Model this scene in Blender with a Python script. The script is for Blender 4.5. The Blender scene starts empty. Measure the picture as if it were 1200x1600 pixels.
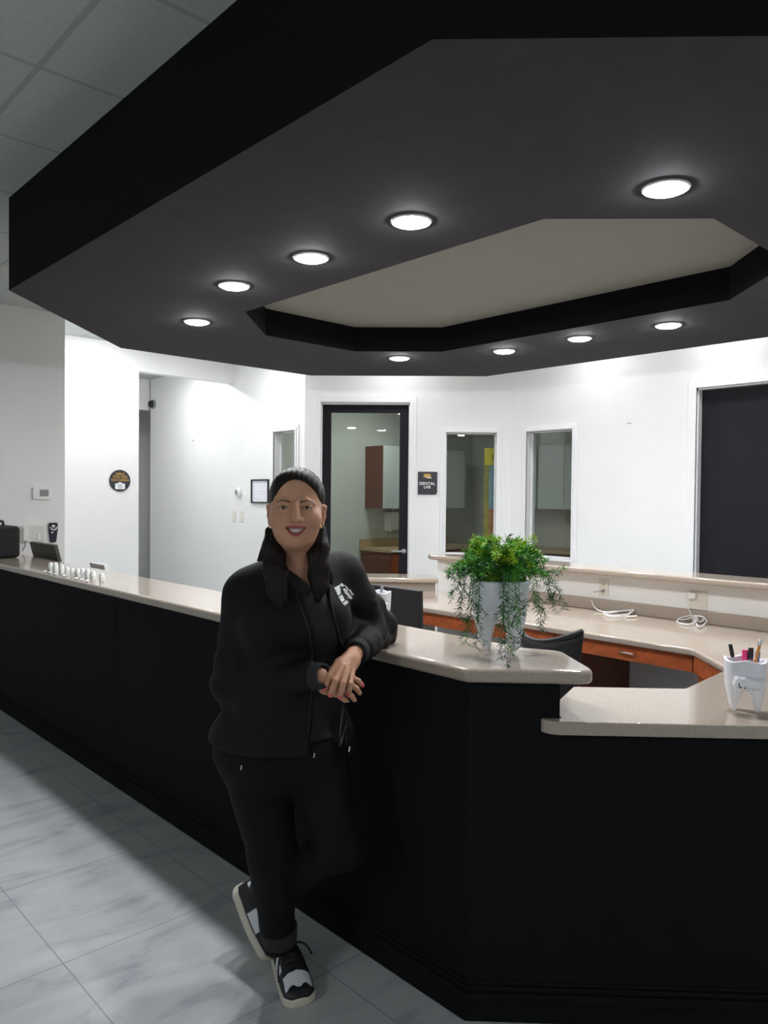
import bpy, bmesh, math, random
import numpy as np
from mathutils import Vector, Matrix
random.seed(7); rng = np.random.default_rng(7)
C = bpy.context.scene.collection
PI = math.pi

# ------------------------------------------------------------------ camera, world, exposure
SC = bpy.context.scene
CAMZ = 1.56
FPX, PITCH, ROLL, YAW = 1188.6, -0.0201922, 0.0095944, 0.7521223
def _cam_axes():
    cp, sp = math.cos(PITCH), math.sin(PITCH)
    F = np.array([0, cp, sp]); U = np.array([0, -sp, cp]); R = np.array([1., 0, 0])
    c, s = math.cos(ROLL), math.sin(ROLL)
    R2 = c*R + s*U; U2 = -s*R + c*U
    M = np.array([[math.cos(YAW), math.sin(YAW), 0], [-math.sin(YAW), math.cos(YAW), 0], [0, 0, 1]])
    return M @ F, M @ R2, M @ U2
CF, CR, CU = _cam_axes()
cam_d = bpy.data.cameras.new('camera'); cam = bpy.data.objects.new('camera', cam_d); C.objects.link(cam)
cam_d.sensor_width = 36; cam_d.lens = 36*FPX/1600; cam_d.clip_start = 0.05
cam.matrix_world = Matrix(((CR[0], CU[0], -CF[0], 0), (CR[1], CU[1], -CF[1], 0), (CR[2], CU[2], -CF[2], CAMZ), (0, 0, 0, 1)))
SC.camera = cam
w = bpy.data.worlds.new('world'); SC.world = w; w.use_nodes = True
w.node_tree.nodes['Background'].inputs[0].default_value = (0.5, 0.53, 0.55, 1)
w.node_tree.nodes['Background'].inputs[1].default_value = 0.0
SC.view_settings.view_transform = 'Standard'; SC.view_settings.look = 'None'
SC.view_settings.gamma = 1; SC.view_settings.use_curve_mapping = False
SC.view_settings.exposure = 0.18
SC.cycles.max_bounces = 10; SC.cycles.diffuse_bounces = 6; SC.cycles.glossy_bounces = 4
SC.cycles.transmission_bounces = 6; SC.cycles.caustics_reflective = False; SC.cycles.caustics_refractive = False
SC.cycles.sample_clamp_indirect = 8
LED = 290.0          # radiance of the recessed lenses

# measured rays of the photograph meet planes of the place
def ray(px, py): return CF + CR*(px-600)/FPX + CU*(800-py)/FPX
def hit(px, py, ax, val):
    r = ray(px, py); o = np.array([0, 0, CAMZ]); return o + r*((val-o[ax])/r[ax])
def hitc(px, py, c):
    r = ray(px, py); return np.array([0, 0, CAMZ]) + r*(c/(r[0]+r[1]))
def at(px, py, D): return np.array([0, 0, CAMZ]) + D*ray(px, py)

# ------------------------------------------------------------------ key dimensions (metres)
ZC = 3.114                       # tiled ceiling
ZS = 2.63                        # underside of soffit
ZT = ZS + 0.178                  # tray ceiling in the soffit opening
Y1, Y0, XW, XR, CW = 6.75, 7.60, 4.737, 6.229, 11.0
HZ = 2.85                        # header over the hall
# ------------------------------------------------------------------ materials
MATS = {}
def nt(name):
    m = bpy.data.materials.new(name); m.use_nodes = True; MATS[name] = m
    return m, m.node_tree.nodes, m.node_tree.links, m.node_tree.nodes['Principled BSDF']
def rgb(*c): return (c[0], c[1], c[2], 1)
def mat(name, col, rough=0.6, metal=0.0, var=0.0, scale=30, bump=0.0, spec=0.5, coat=0.0, stretch=None):
    m, N, L, B = nt(name)
    B.inputs['Base Color'].default_value = rgb(*col); B.inputs['Roughness'].default_value = rough
    B.inputs['Metallic'].default_value = metal; B.inputs['Specular IOR Level'].default_value = spec
    B.inputs['Coat Weight'].default_value = coat
    if var or bump:
        tc = N.new('ShaderNodeTexCoord'); no = N.new('ShaderNodeTexNoise')
        no.inputs['Scale'].default_value = scale; no.inputs['Detail'].default_value = 5
        if stretch:
            mp = N.new('ShaderNodeMapping'); mp.inputs['Scale'].default_value = stretch
            L.new(tc.outputs['Object'], mp.inputs['Vector']); L.new(mp.outputs[0], no.inputs['Vector'])
        else: L.new(tc.outputs['Object'], no.inputs['Vector'])
        if var:
            cr = N.new('ShaderNodeValToRGB')
            cr.color_ramp.elements[0].position = 0.3; cr.color_ramp.elements[1].position = 0.7
            cr.color_ramp.elements[0].color = rgb(*[max(0, x*(1-var)) for x in col])
            cr.color_ramp.elements[1].color = rgb(*[min(1, x*(1+var)) for x in col])
            L.new(no.outputs['Fac'], cr.inputs[0]); L.new(cr.outputs[0], B.inputs['Base Color'])
        if bump:
            b = N.new('ShaderNodeBump'); b.inputs['Strength'].default_value = bump; b.inputs['Distance'].default_value = 0.01
            L.new(no.outputs['Fac'], b.inputs['Height']); L.new(b.outputs[0], B.inputs['Normal'])
    return m
def emit(name, col, s):
    m, N, L, B = nt(name)
    B.inputs['Base Color'].default_value = rgb(*col)
    B.inputs['Emission Color'].default_value = rgb(*col); B.inputs['Emission Strength'].default_value = s
    return m
def attr_mat(name, rough, spec=0.5, bump=0.0, scale=200, sss=0.0):
    m, N, L, B = nt(name)
    a = N.new('ShaderNodeAttribute'); a.attribute_name = 'pigment'
    L.new(a.outputs['Color'], B.inputs['Base Color']); B.inputs['Roughness'].default_value = rough
    B.inputs['Specular IOR Level'].default_value = spec
    if sss:
        B.inputs['Subsurface Weight'].default_value = sss; B.inputs['Subsurface Radius'].default_value = (0.012, 0.005, 0.003)
        B.inputs['Subsurface Scale'].default_value = 0.5
    if bump:
        tc = N.new('ShaderNodeTexCoord'); no = N.new('ShaderNodeTexNoise'); no.inputs['Scale'].default_value = scale
        L.new(tc.outputs['Object'], no.inputs['Vector'])
        b = N.new('ShaderNodeBump'); b.inputs['Strength'].default_value = bump; b.inputs['Distance'].default_value = 0.002
        L.new(no.outputs['Fac'], b.inputs['Height']); L.new(b.outputs[0], B.inputs['Normal'])
    return m

WALL = mat('white_wall_paint', (0.83, 0.83, 0.825), 0.55, var=0.012, scale=4, bump=0.02)
CASING = mat('white_trim_paint', (0.83, 0.83, 0.84), 0.35)
CHAR = mat('charcoal_paint', (0.068, 0.065, 0.071), 0.9, var=0.06, scale=12, spec=0.1)
FASCIA = mat('black_soffit_paint', (0.0095, 0.009, 0.010), 0.9, var=0.08, scale=12, spec=0.1)
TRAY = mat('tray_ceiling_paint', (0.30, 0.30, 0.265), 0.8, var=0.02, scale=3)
PANEL = mat('black_panel_paint', (0.0095, 0.0096, 0.0108), 0.7, var=0.06, scale=14, spec=0.06)
STONE = mat('beige_solid_surface', (0.40, 0.335, 0.278), 0.13, var=0.10, scale=160, coat=0.35)
WOOD = mat('red_brown_wood', (0.35, 0.078, 0.020), 0.4, var=0.3, scale=14, stretch=(1, 1, 9))
WOODD = mat('dark_brown_laminate', (0.17, 0.055, 0.030), 0.5, var=0.2, scale=16, stretch=(6, 1, 1))
BLKP = mat('black_plastic', (0.012, 0.012, 0.014), 0.4)
BLKF = mat('black_fabric', (0.012, 0.012, 0.013), 0.85, bump=0.2, scale=120)
WHITEP = mat('white_plastic', (0.82, 0.82, 0.82), 0.35)
CREAM = mat('cream_plastic', (0.74, 0.71, 0.62), 0.4)
GREYP = mat('grey_plastic', (0.30, 0.31, 0.32), 0.4)
CHROME = mat('brushed_metal', (0.62, 0.62, 0.63), 0.25, metal=1.0)
GOLD = mat('gold_metal', (0.85, 0.62, 0.28), 0.2, metal=1.0)
CERAM = mat('white_ceramic', (0.86, 0.87, 0.93), 0.35, var=0.02, scale=20)
PLANTER = mat('white_crackle_resin', (0.87, 0.89, 0.96), 0.45, var=0.05, scale=45, bump=0.35)
DOORP = mat('dark_door_paint', (0.0105, 0.010, 0.0145), 0.6, var=0.08, scale=10, spec=0.2)
PAPER = mat('white_paper', (0.80, 0.81, 0.86), 0.7)
INK = mat('dark_ink', (0.02, 0.02, 0.025), 0.6)
INKL = mat('pale_grey_ink', (0.55, 0.56, 0.62), 0.7)
SIGNB = mat('navy_black_sign', (0.022, 0.023, 0.032), 0.45)
SIGNW = mat('white_lettering', (0.85, 0.85, 0.85), 0.5)
SIGNG = mat('golden_lettering', (0.55, 0.33, 0.07), 0.5)
LENSD = emit('lit_lens_dim', (0.97, 0.985, 1.0), LED*0.46)
LENSH = emit('lit_lens_bright', (0.97, 0.985, 1.0), LED*1.1)
LENS = emit('lit_lens', (0.97, 0.985, 1.0), LED)
LABGREY = mat('lab_wall_paint', (0.62, 0.62, 0.58), 0.7)
def _glass():
    m, N, L, B = nt('window_glass')
    N.remove(B); out = N['Material Output']
    t = N.new('ShaderNodeBsdfTransparent'); g = N.new('ShaderNodeBsdfGlossy'); g.inputs['Roughness'].default_value = 0.0
    t.inputs[0].default_value = (0.86, 0.90, 0.88, 1)
    f = N.new('ShaderNodeFresnel'); f.inputs['IOR'].default_value = 1.55
    ge = N.new('ShaderNodeNewGeometry'); sb_ = N.new('ShaderNodeMath'); sb_.operation = 'SUBTRACT'; sb_.inputs[0].default_value = 1.0; L.new(ge.outputs['Backfacing'], sb_.inputs[1])
    ml = N.new('ShaderNodeMath'); ml.operation = 'MULTIPLY'; L.new(f.outputs[0], ml.inputs[0]); L.new(sb_.outputs[0], ml.inputs[1])
    mx = N.new('ShaderNodeMixShader'); L.new(ml.outputs[0], mx.inputs[0]); L.new(t.outputs[0], mx.inputs[1]); L.new(g.outputs[0], mx.inputs[2])
    L.new(mx.outputs[0], out.inputs[0]); return m
GLASS = _glass()
def _grid_lines(N, L, px, ox, py, oy, wd):
    """factor 1 on joints of a rectangular grid in world XY"""
    g = N.new('ShaderNodeNewGeometry'); s = N.new('ShaderNodeSeparateXYZ'); L.new(g.outputs['Position'], s.inputs[0])
    outs = []
    for k, (p, o) in enumerate(((px, ox), (py, oy))):
        a = N.new('ShaderNodeMath'); a.operation = 'SUBTRACT'; a.inputs[1].default_value = o; L.new(s.outputs[k], a.inputs[0])
        b = N.new('ShaderNodeMath'); b.operation = 'PINGPONG'; b.inputs[1].default_value = p/2; L.new(a.outputs[0], b.inputs[0])
        c = N.new('ShaderNodeMath'); c.operation = 'LESS_THAN'; c.inputs[1].default_value = wd; L.new(b.outputs[0], c.inputs[0]); outs.append(c)
    m = N.new('ShaderNodeMath'); m.operation = 'MAXIMUM'; L.new(outs[0].outputs[0], m.inputs[0]); L.new(outs[1].outputs[0], m.inputs[1])
    return m
def _floor():
    m, N, L, B = nt('marble_tile_floor')
    g = N.new('ShaderNodeNewGeometry'); mp = N.new('ShaderNodeMapping')
    mp.inputs['Rotation'].default_value = (0, 0, 0.35); mp.inputs['Scale'].default_value = (1.0, 3.2, 1)
    L.new(g.outputs['Position'], mp.inputs['Vector'])
    n1 = N.new('ShaderNodeTexNoise'); n1.inputs['Scale'].default_value = 2.2; n1.inputs['Detail'].default_value = 9; n1.inputs['Distortion'].default_value = 1.1
    n1.inputs['Roughness'].default_value = 0.62
    L.new(mp.outputs[0], n1.inputs['Vector'])
    r = N.new('ShaderNodeValToRGB'); e = r.color_ramp.elements
    e[0].position = 0.30; e[0].color = (0.30, 0.32, 0.365, 1); e[1].position = 0.62; e[1].color = (0.515, 0.53, 0.54, 1)
    x = r.color_ramp.elements.new(0.47); x.color = (0.465, 0.485, 0.50, 1)
    L.new(n1.outputs['Fac'], r.inputs[0])
    j = _grid_lines(N, L, 0.622, 0.937, 0.622, 2.54, 0.0022)
    mx = N.new('ShaderNodeMixRGB'); mx.inputs[2].default_value = (0.27, 0.275, 0.30, 1)
    L.new(j.outputs[0], mx.inputs[0]); L.new(r.outputs[0], mx.inputs[1]); L.new(mx.outputs[0], B.inputs['Base Color'])
    B.inputs['Roughness'].default_value = 0.3; B.inputs['Specular IOR Level'].default_value = 0.4
    return m
FLOORM = _floor()
def _ceil():
    m, N, L, B = nt('acoustic_tile_ceiling')
    j = _grid_lines(N, L, 0.66, 0.985, 0.66, 2.26, 0.011)
    n1 = N.new('ShaderNodeTexNoise'); n1.inputs['Scale'].default_value = 60
    g = N.new('ShaderNodeNewGeometry'); L.new(g.outputs['Position'], n1.inputs['Vector'])
    r = N.new('ShaderNodeValToRGB'); e = r.color_ramp.elements
    e[0].position = 0.35; e[0].color = (0.46, 0.49, 0.47, 1); e[1].position = 0.65; e[1].color = (0.50, 0.535, 0.51, 1)
    L.new(n1.outputs['Fac'], r.inputs[0])
    mx = N.new('ShaderNodeMixRGB'); mx.inputs[2].default_value = (0.36, 0.39, 0.37, 1)
    L.new(j.outputs[0], mx.inputs[0]); L.new(r.outputs[0], mx.inputs[1]); L.new(mx.outputs[0], B.inputs['Base Color'])
    b = N.new('ShaderNodeBump'); b.inputs['Strength'].default_value = 0.4; b.inputs['Distance'].default_value = 0.008
    L.new(j.outputs[0], b.inputs['Height']); L.new(b.outputs[0], B.inputs['Normal'])
    B.inputs['Roughness'].default_value = 0.9; return m
CEILM = _ceil()

# ------------------------------------------------------------------ mesh helpers
class MB:
    def __init__(s): s.v = []; s.f = []
    def add(s, vs, fs):
        n = len(s.v); s.v += [tuple(map(float, p)) for p in vs]; s.f += [tuple(i+n for i in f) for f in fs]; return s
    def box(s, x0, x1, y0, y1, z0, z1):
        x0, x1 = sorted((x0, x1)); y0, y1 = sorted((y0, y1)); z0, z1 = sorted((z0, z1))
        return s.add([(x0,y0,z0),(x1,y0,z0),(x1,y1,z0),(x0,y1,z0),(x0,y0,z1),(x1,y0,z1),(x1,y1,z1),(x0,y1,z1)],
                     [(3,2,1,0),(4,5,6,7),(0,1,5,4),(1,2,6,5),(2,3,7,6),(3,0,4,7)])
    def prism(s, poly, z0, z1):
        a = sum(poly[i][0]*poly[(i+1) % len(poly)][1]-poly[(i+1) % len(poly)][0]*poly[i][1] for i in range(len(poly)))
        if a < 0: poly = poly[::-1]
        n = len(poly)
        vs = [(x, y, z0) for x, y in poly] + [(x, y, z1) for x, y in poly]
        return s.add(vs, [tuple(range(n))[::-1], tuple(range(n, 2*n))] + [(i, (i+1) % n, n+(i+1) % n, n+i) for i in range(n)])
    def tube(s, pts, r, seg=8, caps=True):
        pts = [Vector(p) for p in pts]; n = len(pts)
        rr = r if hasattr(r, '__len__') else [r]*n
        vs = []; up = None
        for i, p in enumerate(pts):
            t = (pts[min(i+1, n-1)]-pts[max(i-1, 0)]).normalized()
            if up is None: up = Vector((0, 0, 1)) if abs(t.z) < 0.9 else Vector((1, 0, 0))
            a = t.cross(up).normalized(); b = a.cross(t).normalized(); up = b
            for k in range(seg):
                q = 2*PI*k/seg; vs.append(p + a*math.cos(q)*rr[i] + b*math.sin(q)*rr[i])
        fs = [(i*seg+k, i*seg+(k+1) % seg, (i+1)*seg+(k+1) % seg, (i+1)*seg+k) for i in range(n-1) for k in range(seg)]
        if caps: fs += [tuple(range(seg))[::-1], tuple(range((n-1)*seg, n*seg))]
        return s.add(vs, fs)
    def lathe(s, prof, seg=24, c=(0, 0, 0)):
        vs = []; n = len(prof)
        for r, z in prof:
            for k in range(seg):
                q = 2*PI*k/seg; vs.append((c[0]+r*math.cos(q), c[1]+r*math.sin(q), c[2]+z))
        fs = [(i*seg+k, i*seg+(k+1) % seg, (i+1)*seg+(k+1) % seg, (i+1)*seg+k) for i in range(n-1) for k in range(seg)]
        fs += [tuple(range(seg))[::-1], tuple(range((n-1)*seg, n*seg))]
        return s.add(vs, fs)
    def ball(s, c, r, seg=12):
        r = r if hasattr(r, '__len__') else (r, r, r)
        vs = []; n = seg//2
        for i in range(n+1):
            t = PI*(i/n); t = min(max(t, 0.02), PI-0.02)
            for k in range(seg):
                q = 2*PI*k/seg; vs.append((c[0]+r[0]*math.sin(t)*math.cos(q), c[1]+r[1]*math.sin(t)*math.sin(q), c[2]-r[2]*math.cos(t)))
        fs = [(i*seg+k, i*seg+(k+1) % seg, (i+1)*seg+(k+1) % seg, (i+1)*seg+k) for i in range(n) for k in range(seg)]
        fs += [tuple(range(seg))[::-1], tuple(range(n*seg, (n+1)*seg))]
        return s.add(vs, fs)
    def mesh(s, name):
        m = bpy.data.meshes.new(name); m.from_pydata(s.v, [], s.f); m.update(); return m
def obj(name, mb, m, parent=None, smooth=False, bevel=0.0, segs=2, weld=False):
    me = mb.mesh(name) if isinstance(mb, MB) else mb
    o = bpy.data.objects.new(name, me); C.objects.link(o)
    if m is not None: me.materials.append(m)
    if parent is not None: o.parent = parent
    if smooth: me.polygons.foreach_set('use_smooth', [True]*len(me.polygons))
    if bevel:
        b = o.modifiers.new('bevel', 'BEVEL'); b.width = bevel; b.segments = segs; b.limit_method = 'ANGLE'; b.angle_limit = 0.6
        me.polygons.foreach_set('use_smooth', [True]*len(me.polygons))
        e = o.modifiers.new('wn', 'WEIGHTED_NORMAL'); e.keep_sharp = True
    return o
def tag(o, label, cat, group=None):
    o['label'] = label; o['category'] = cat
    if group: o['group'] = group
    return o
def thing(name, label, cat, M=None, group=None):
    o = bpy.data.objects.new(name, None); C.objects.link(o); o.empty_display_size = 0.1
    if M is not None: o.matrix_world = M if isinstance(M, Matrix) else Matrix.Translation(Vector(M))
    return tag(o, label, cat, group)
def struct(o): o['kind'] = 'structure'; return o
def frame(org, xa, ya, za):
    m = Matrix.Identity(4)
    for k, a in enumerate((xa, ya, za)):
        v = Vector(a).normalized()
        for i in range(3): m[i][k] = v[i]
    for i in range(3): m[i][3] = float(org[i])
    return m
S2 = 1/math.sqrt(2)
def f_y(p): return frame(p, (1,0,0), (0,0,1), (0,-1,0))         # on a wall facing -Y
def f_x(p): return frame(p, (0,-1,0), (0,0,1), (-1,0,0))        # on a wall facing -X
def f_c(p): return frame(p, (S2,-S2,0), (0,0,1), (-S2,-S2,0))   # on the diagonal wall
def rotz(p, a): return Matrix.Translation(Vector(p)) @ Matrix.Rotation(a, 4, 'Z')
def rpoly(pts, rad, n=6):
    out = []; N_ = len(pts)
    rad = rad if hasattr(rad, '__len__') else [rad]*N_
    for i, p in enumerate(pts):
        r = rad[i]; p = Vector(p).to_2d(); a = Vector(pts[i-1]).to_2d()-p; b = Vector(pts[(i+1) % N_]).to_2d()-p
        if r <= 0: out.append(tuple(p)); continue
        ang = a.angle(b); t = min(r/math.tan(ang/2), a.length*0.49, b.length*0.49)
        p0 = p+a.normalized()*t; p1 = p+b.normalized()*t
        for k in range(n+1):
            u = k/n; out.append(tuple(p0*(1-u)**2 + p*2*u*(1-u) + p1*u*u))
    return out
def text_mesh(s, size, depth=0.001, align='CENTER', sx=1.0):
    cu = bpy.data.curves.new('t', 'FONT'); cu.body = s; cu.size = size; cu.extrude = depth; cu.align_x = align; cu.align_y = 'CENTER'; cu.offset = size*0.012
    t = bpy.data.objects.new('t', cu); C.objects.link(t)
    dg = bpy.context.evaluated_depsgraph_get()
    me = bpy.data.meshes.new_from_object(t.evaluated_get(dg))
    bpy.data.objects.remove(t); bpy.data.curves.remove(cu)
    me.materials.clear()
    if sx != 1.0: me.transform(Matrix.Diagonal((sx, 1, 1, 1)))
    return me
def holed(x0, x1, z0, z1, y0, y1, holes):
    """wall slab in local x (along), y (up), z (out); holes = (xa, xb, ya, yb)"""
    m = MB(); cuts = sorted({x0, x1, *[h[0] for h in holes], *[h[1] for h in holes]})
    for a, b in zip(cuts, cuts[1:]):
        mid = (a+b)/2; hs = sorted([h for h in holes if h[0] <= mid <= h[1]], key=lambda h: h[2]); y = z0
        for h in hs:
            if h[2] > y+1e-6: m.box(a, b, y, h[2], y0, y1)
            y = h[3]
        if z1 > y+1e-6: m.box(a, b, y, z1, y0, y1)
    return m

# ------------------------------------------------------------------ implicit surfaces
def surface_nets(F, xs, ys, zs):
    S = F < 0
    nx, ny, nz = F.shape
    cnt = np.zeros((nx-1, ny-1, nz-1), np.uint8)
    for i in (0, 1):
        for j in (0, 1):
            for k in (0, 1): cnt += S[i:nx-1+i, j:ny-1+j, k:nz-1+k]
    act = np.argwhere((cnt > 0) & (cnt < 8))
    idx = -np.ones(cnt.shape, np.int64); idx[act[:, 0], act[:, 1], act[:, 2]] = np.arange(len(act))
    P = np.zeros((len(act), 3)); W = np.zeros(len(act))
    cs = [(i, j, k) for i in (0, 1) for j in (0, 1) for k in (0, 1)]
    X = [xs, ys, zs]
    for a in cs:
        for ax in range(3):
            if a[ax] == 0:
                b = list(a); b[ax] = 1
                ia = act+np.array(a); ib = act+np.array(b)
                fa = F[ia[:, 0], ia[:, 1], ia[:, 2]]; fb = F[ib[:, 0], ib[:, 1], ib[:, 2]]
                m = (fa < 0) != (fb < 0); t = np.where(m, fa/np.where(m, fa-fb, 1), 0)
                for q in range(3):
                    pa = X[q][ia[:, q]]; pb = X[q][ib[:, q]]
                    P[:, q] += np.where(m, pa+(pb-pa)*t, 0)
                W += m
    P /= np.maximum(W, 1)[:, None]
    quads = []
    for ax in range(3):
        o1, o2 = [(1, 2), (2, 0), (0, 1)][ax]
        sl0 = [slice(None)]*3; sl1 = [slice(None)]*3; sl0[ax] = slice(0, -1); sl1[ax] = slice(1, None)
        d = S[tuple(sl0)] != S[tuple(sl1)]
        e = np.argwhere(d)
        ok = (e[:, o1] > 0) & (e[:, o2] > 0) & (e[:, o1] < F.shape[o1]-1) & (e[:, o2] < F.shape[o2]-1); e = e[ok]
        c = []
        for d1, d2 in ((1, 1), (0, 1), (0, 0), (1, 0)):
            q = e.copy(); q[:, o1] -= d1; q[:, o2] -= d2; c.append(idx[q[:, 0], q[:, 1], q[:, 2]])
        q = np.stack(c, 1); inside = S[e[:, 0], e[:, 1], e[:, 2]]
        q[~inside] = q[~inside][:, ::-1]; quads.append(q)
    Q = np.concatenate(quads)
    return P, Q[(Q >= 0).all(1)]
def smin(a, b, k):
    h = np.maximum(k-np.abs(a-b), 0)/k
    return np.minimum(a, b)-h*h*k*0.25
def smax(a, b, k): return -smin(-a, -b, k)
class Field:
    def __init__(s, lo, hi, h):
        s.x, s.y, s.z = [np.arange(lo[i], hi[i]+h, h) for i in range(3)]
        s.F = np.full((len(s.x), len(s.y), len(s.z)), 0.5, np.float32); s.h = h
    def sub(s, lo, hi):
        sl = []
        for a, l, u in zip((s.x, s.y, s.z), lo, hi):
            i0 = max(0, int(np.searchsorted(a, l))); i1 = min(len(a), int(np.searchsorted(a, u))); sl.append(slice(i0, max(i1, i0)))
        g = np.meshgrid(s.x[sl[0]], s.y[sl[1]], s.z[sl[2]], indexing='ij', sparse=True)
        return tuple(sl), g
    def grid(s): return np.meshgrid(s.x, s.y, s.z, indexing='ij', sparse=True)
    def cone(s, a, b, ra, rb, k=0.02, sq=None, cut=False):
        a = np.array(a, float); b = np.array(b, float); R = max(ra, rb)+k+4*s.h
        sl, (X, Y, Z) = s.sub(np.minimum(a, b)-R, np.maximum(a, b)+R)
        if 0 in s.F[sl].shape: return s
        d = b-a; L = d@d+1e-12
        t = np.clip(((X-a[0])*d[0]+(Y-a[1])*d[1]+(Z-a[2])*d[2])/L, 0, 1)
        D = np.sqrt((X-a[0]-d[0]*t)**2+(Y-a[1]-d[1]*t)**2+(Z-a[2]-d[2]*t)**2)-(ra+(rb-ra)*t)
        s.F[sl] = smax(s.F[sl], -D, k) if cut else smin(s.F[sl], D, k); return s
    def chain(s, pts, rr, k=0.02):
        for i in range(len(pts)-1): s.cone(pts[i], pts[i+1], rr[i], rr[i+1], k)
        return s
    def ell(s, c, r, k=0.02, cut=False, rot=None):
        c = np.array(c, float); r = np.array(r, float); R = max(r)+k+4*s.h
        sl, (X, Y, Z) = s.sub(c-R, c+R)
        if 0 in s.F[sl].shape: return s
        x, y, z = X-c[0], Y-c[1], Z-c[2]
        if rot is not None: x, y, z = [rot[i][0]*x+rot[i][1]*y+rot[i][2]*z for i in range(3)]
        k0 = np.sqrt((x/r[0])**2+(y/r[1])**2+(z/r[2])**2); k1 = np.sqrt((x/r[0]**2)**2+(y/r[1]**2)**2+(z/r[2]**2)**2)
        D = k0*(k0-1)/np.maximum(k1, 1e-6)
        s.F[sl] = smax(s.F[sl], -D, k) if cut else smin(s.F[sl], D, k); return s
    def build(s): return surface_nets(s.F, s.x, s.y, s.z)
def np_mesh(name, P, Q, col=None):
    me = bpy.data.meshes.new(name)
    me.vertices.add(len(P)); me.vertices.foreach_set('co', np.asarray(P, np.float32).ravel())
    me.loops.add(len(Q)*4); me.loops.foreach_set('vertex_index', Q.astype(np.int32).ravel())
    me.polygons.add(len(Q)); me.polygons.foreach_set('loop_start', np.arange(0, len(Q)*4, 4, dtype=np.int32))
    me.polygons.foreach_set('use_smooth', np.ones(len(Q), bool))
    me.update(calc_edges=True); me.validate()
    if col is not None:
        ca = me.color_attributes.new('pigment', 'FLOAT_COLOR', 'POINT')
        ca.data.foreach_set('color', np.concatenate([col, np.ones((len(col), 1))], 1).astype(np.float32).ravel())
    return me
# ------------------------------------------------------------------ room shell
struct(obj('floor', MB().box(-4.2, 9.2, -4.2, 10.8, -0.1, 0), FLOORM))
struct(obj('ceiling', MB().box(-4.2, 9.2, -4.2, 10.8, ZC, ZC+0.1), CEILM))
JX = hit(217, 650, 1, Y0)[0]
WE = hit(235, 700, 0, XW)[1]
struct(obj('wall_left', MB().box(-4.2, 2.50, Y1, Y0+0.12, 0, ZC), WALL))
struct(obj('wall_left_far', MB().box(2.50, JX, Y0, Y0+0.12, 0, ZC).box(JX, XW, Y0, Y0+0.12, HZ, ZC), WALL))
struct(obj('wall_hall_left', MB().box(JX-0.35, JX-0.25, Y0+0.12, 10.6, 0, ZC), WALL))
struct(obj('wall_hall_end', MB().box(JX-0.35, 7.0, 10.6, 10.7, 0, ZC), WALL))
struct(obj('wall_hall_header', MB().box(JX-0.25, XW, WE+0.02, WE+0.12, 2.70, ZC), WALL))
struct(obj('wall_front', MB().box(-4.2, 9.2, -4.2, -4.1, 0, ZC), WALL))
struct(obj('wall_entrance', MB().box(-4.2, -4.1, -4.1, Y1, 0, ZC), WALL))
# W1: faces -X, from the diagonal corner away to the hall
CY = CW-XW
def lx(P): return float(CY-P[1])                 # local x on W1 measured from the corner (negative = farther)
a, b, t = hit(429, 674, 0, XW), hit(463, 672, 0, XW), hit(463, 672, 0, XW)[2]
w1 = (lx(a), lx(b), 0.98, float(t))
o = obj('wall_center', holed(CY-WE, 0.0, 0, ZC, -0.14, 0, [w1]), WALL); o.matrix_world = f_x((XW, CY, 0)); struct(o)
# diagonal wall
L2 = (XR-XW)/S2
def dx(P): return float((P[0]-XW)*S2-(P[1]-CY)*S2)
d1 = (dx(hitc(502, 628, CW)), dx(hitc(641, 630, CW)), 0.0, float(hitc(570, 629, CW)[2]))
w2 = (dx(hitc(697, 676, CW)), dx(hitc(776, 676, CW)), 0.98, float(hitc(740, 676, CW)[2]))
o = obj('wall_diagonal', holed(0, L2, 0, ZC, -0.14, 0, [d1, w2]), WALL); o.matrix_world = f_c((XW, CY, 0)); struct(o)
# right wall
RY = CW-XR
def rx(P): return float(RY-P[1])
w3 = (rx(hit(824, 674, 0, XR)), rx(hit(896, 670, 0, XR)), 0.98, float(hit(896, 670, 0, XR)[2]))
ya = rx(hit(1090, 607, 0, XR)); d2 = (ya, ya+0.93, 0.0, float(hit(1090, 607, 0, XR)[2]))
o = obj('wall_right', holed(0, RY+4.1, 0, ZC, -0.14, 0, [w3, d2]), WALL); o.matrix_world = f_x((XR, RY, 0)); struct(o)
# room behind the glass
struct(obj('wall_lab_back', MB().box(XW+0.14, 8.7, 7.30, 7.40, 0, ZC), LABGREY))
struct(obj('wall_lab_far', MB().box(8.60, 8.70, 3.30, 7.30, 0, ZC), LABGREY))
struct(obj('wall_lab_side', MB().box(XR+0.14, 8.70, 3.20, 3.30, 0, ZC), LABGREY))
struct(obj('wall_closet', MB().box(XR+0.9, XR+1.0, -4.1, 3.2, 0, ZC), LABGREY))
struct(obj('ceiling_lab', MB().prism([(XW+0.14, 7.3), (XW+0.14, CY+0.1), (XR+0.14, RY+0.06), (XR+0.14, 3.3), (8.6, 3.3), (8.6, 7.3)], 2.78, 2.84), LABGREY))

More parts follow.
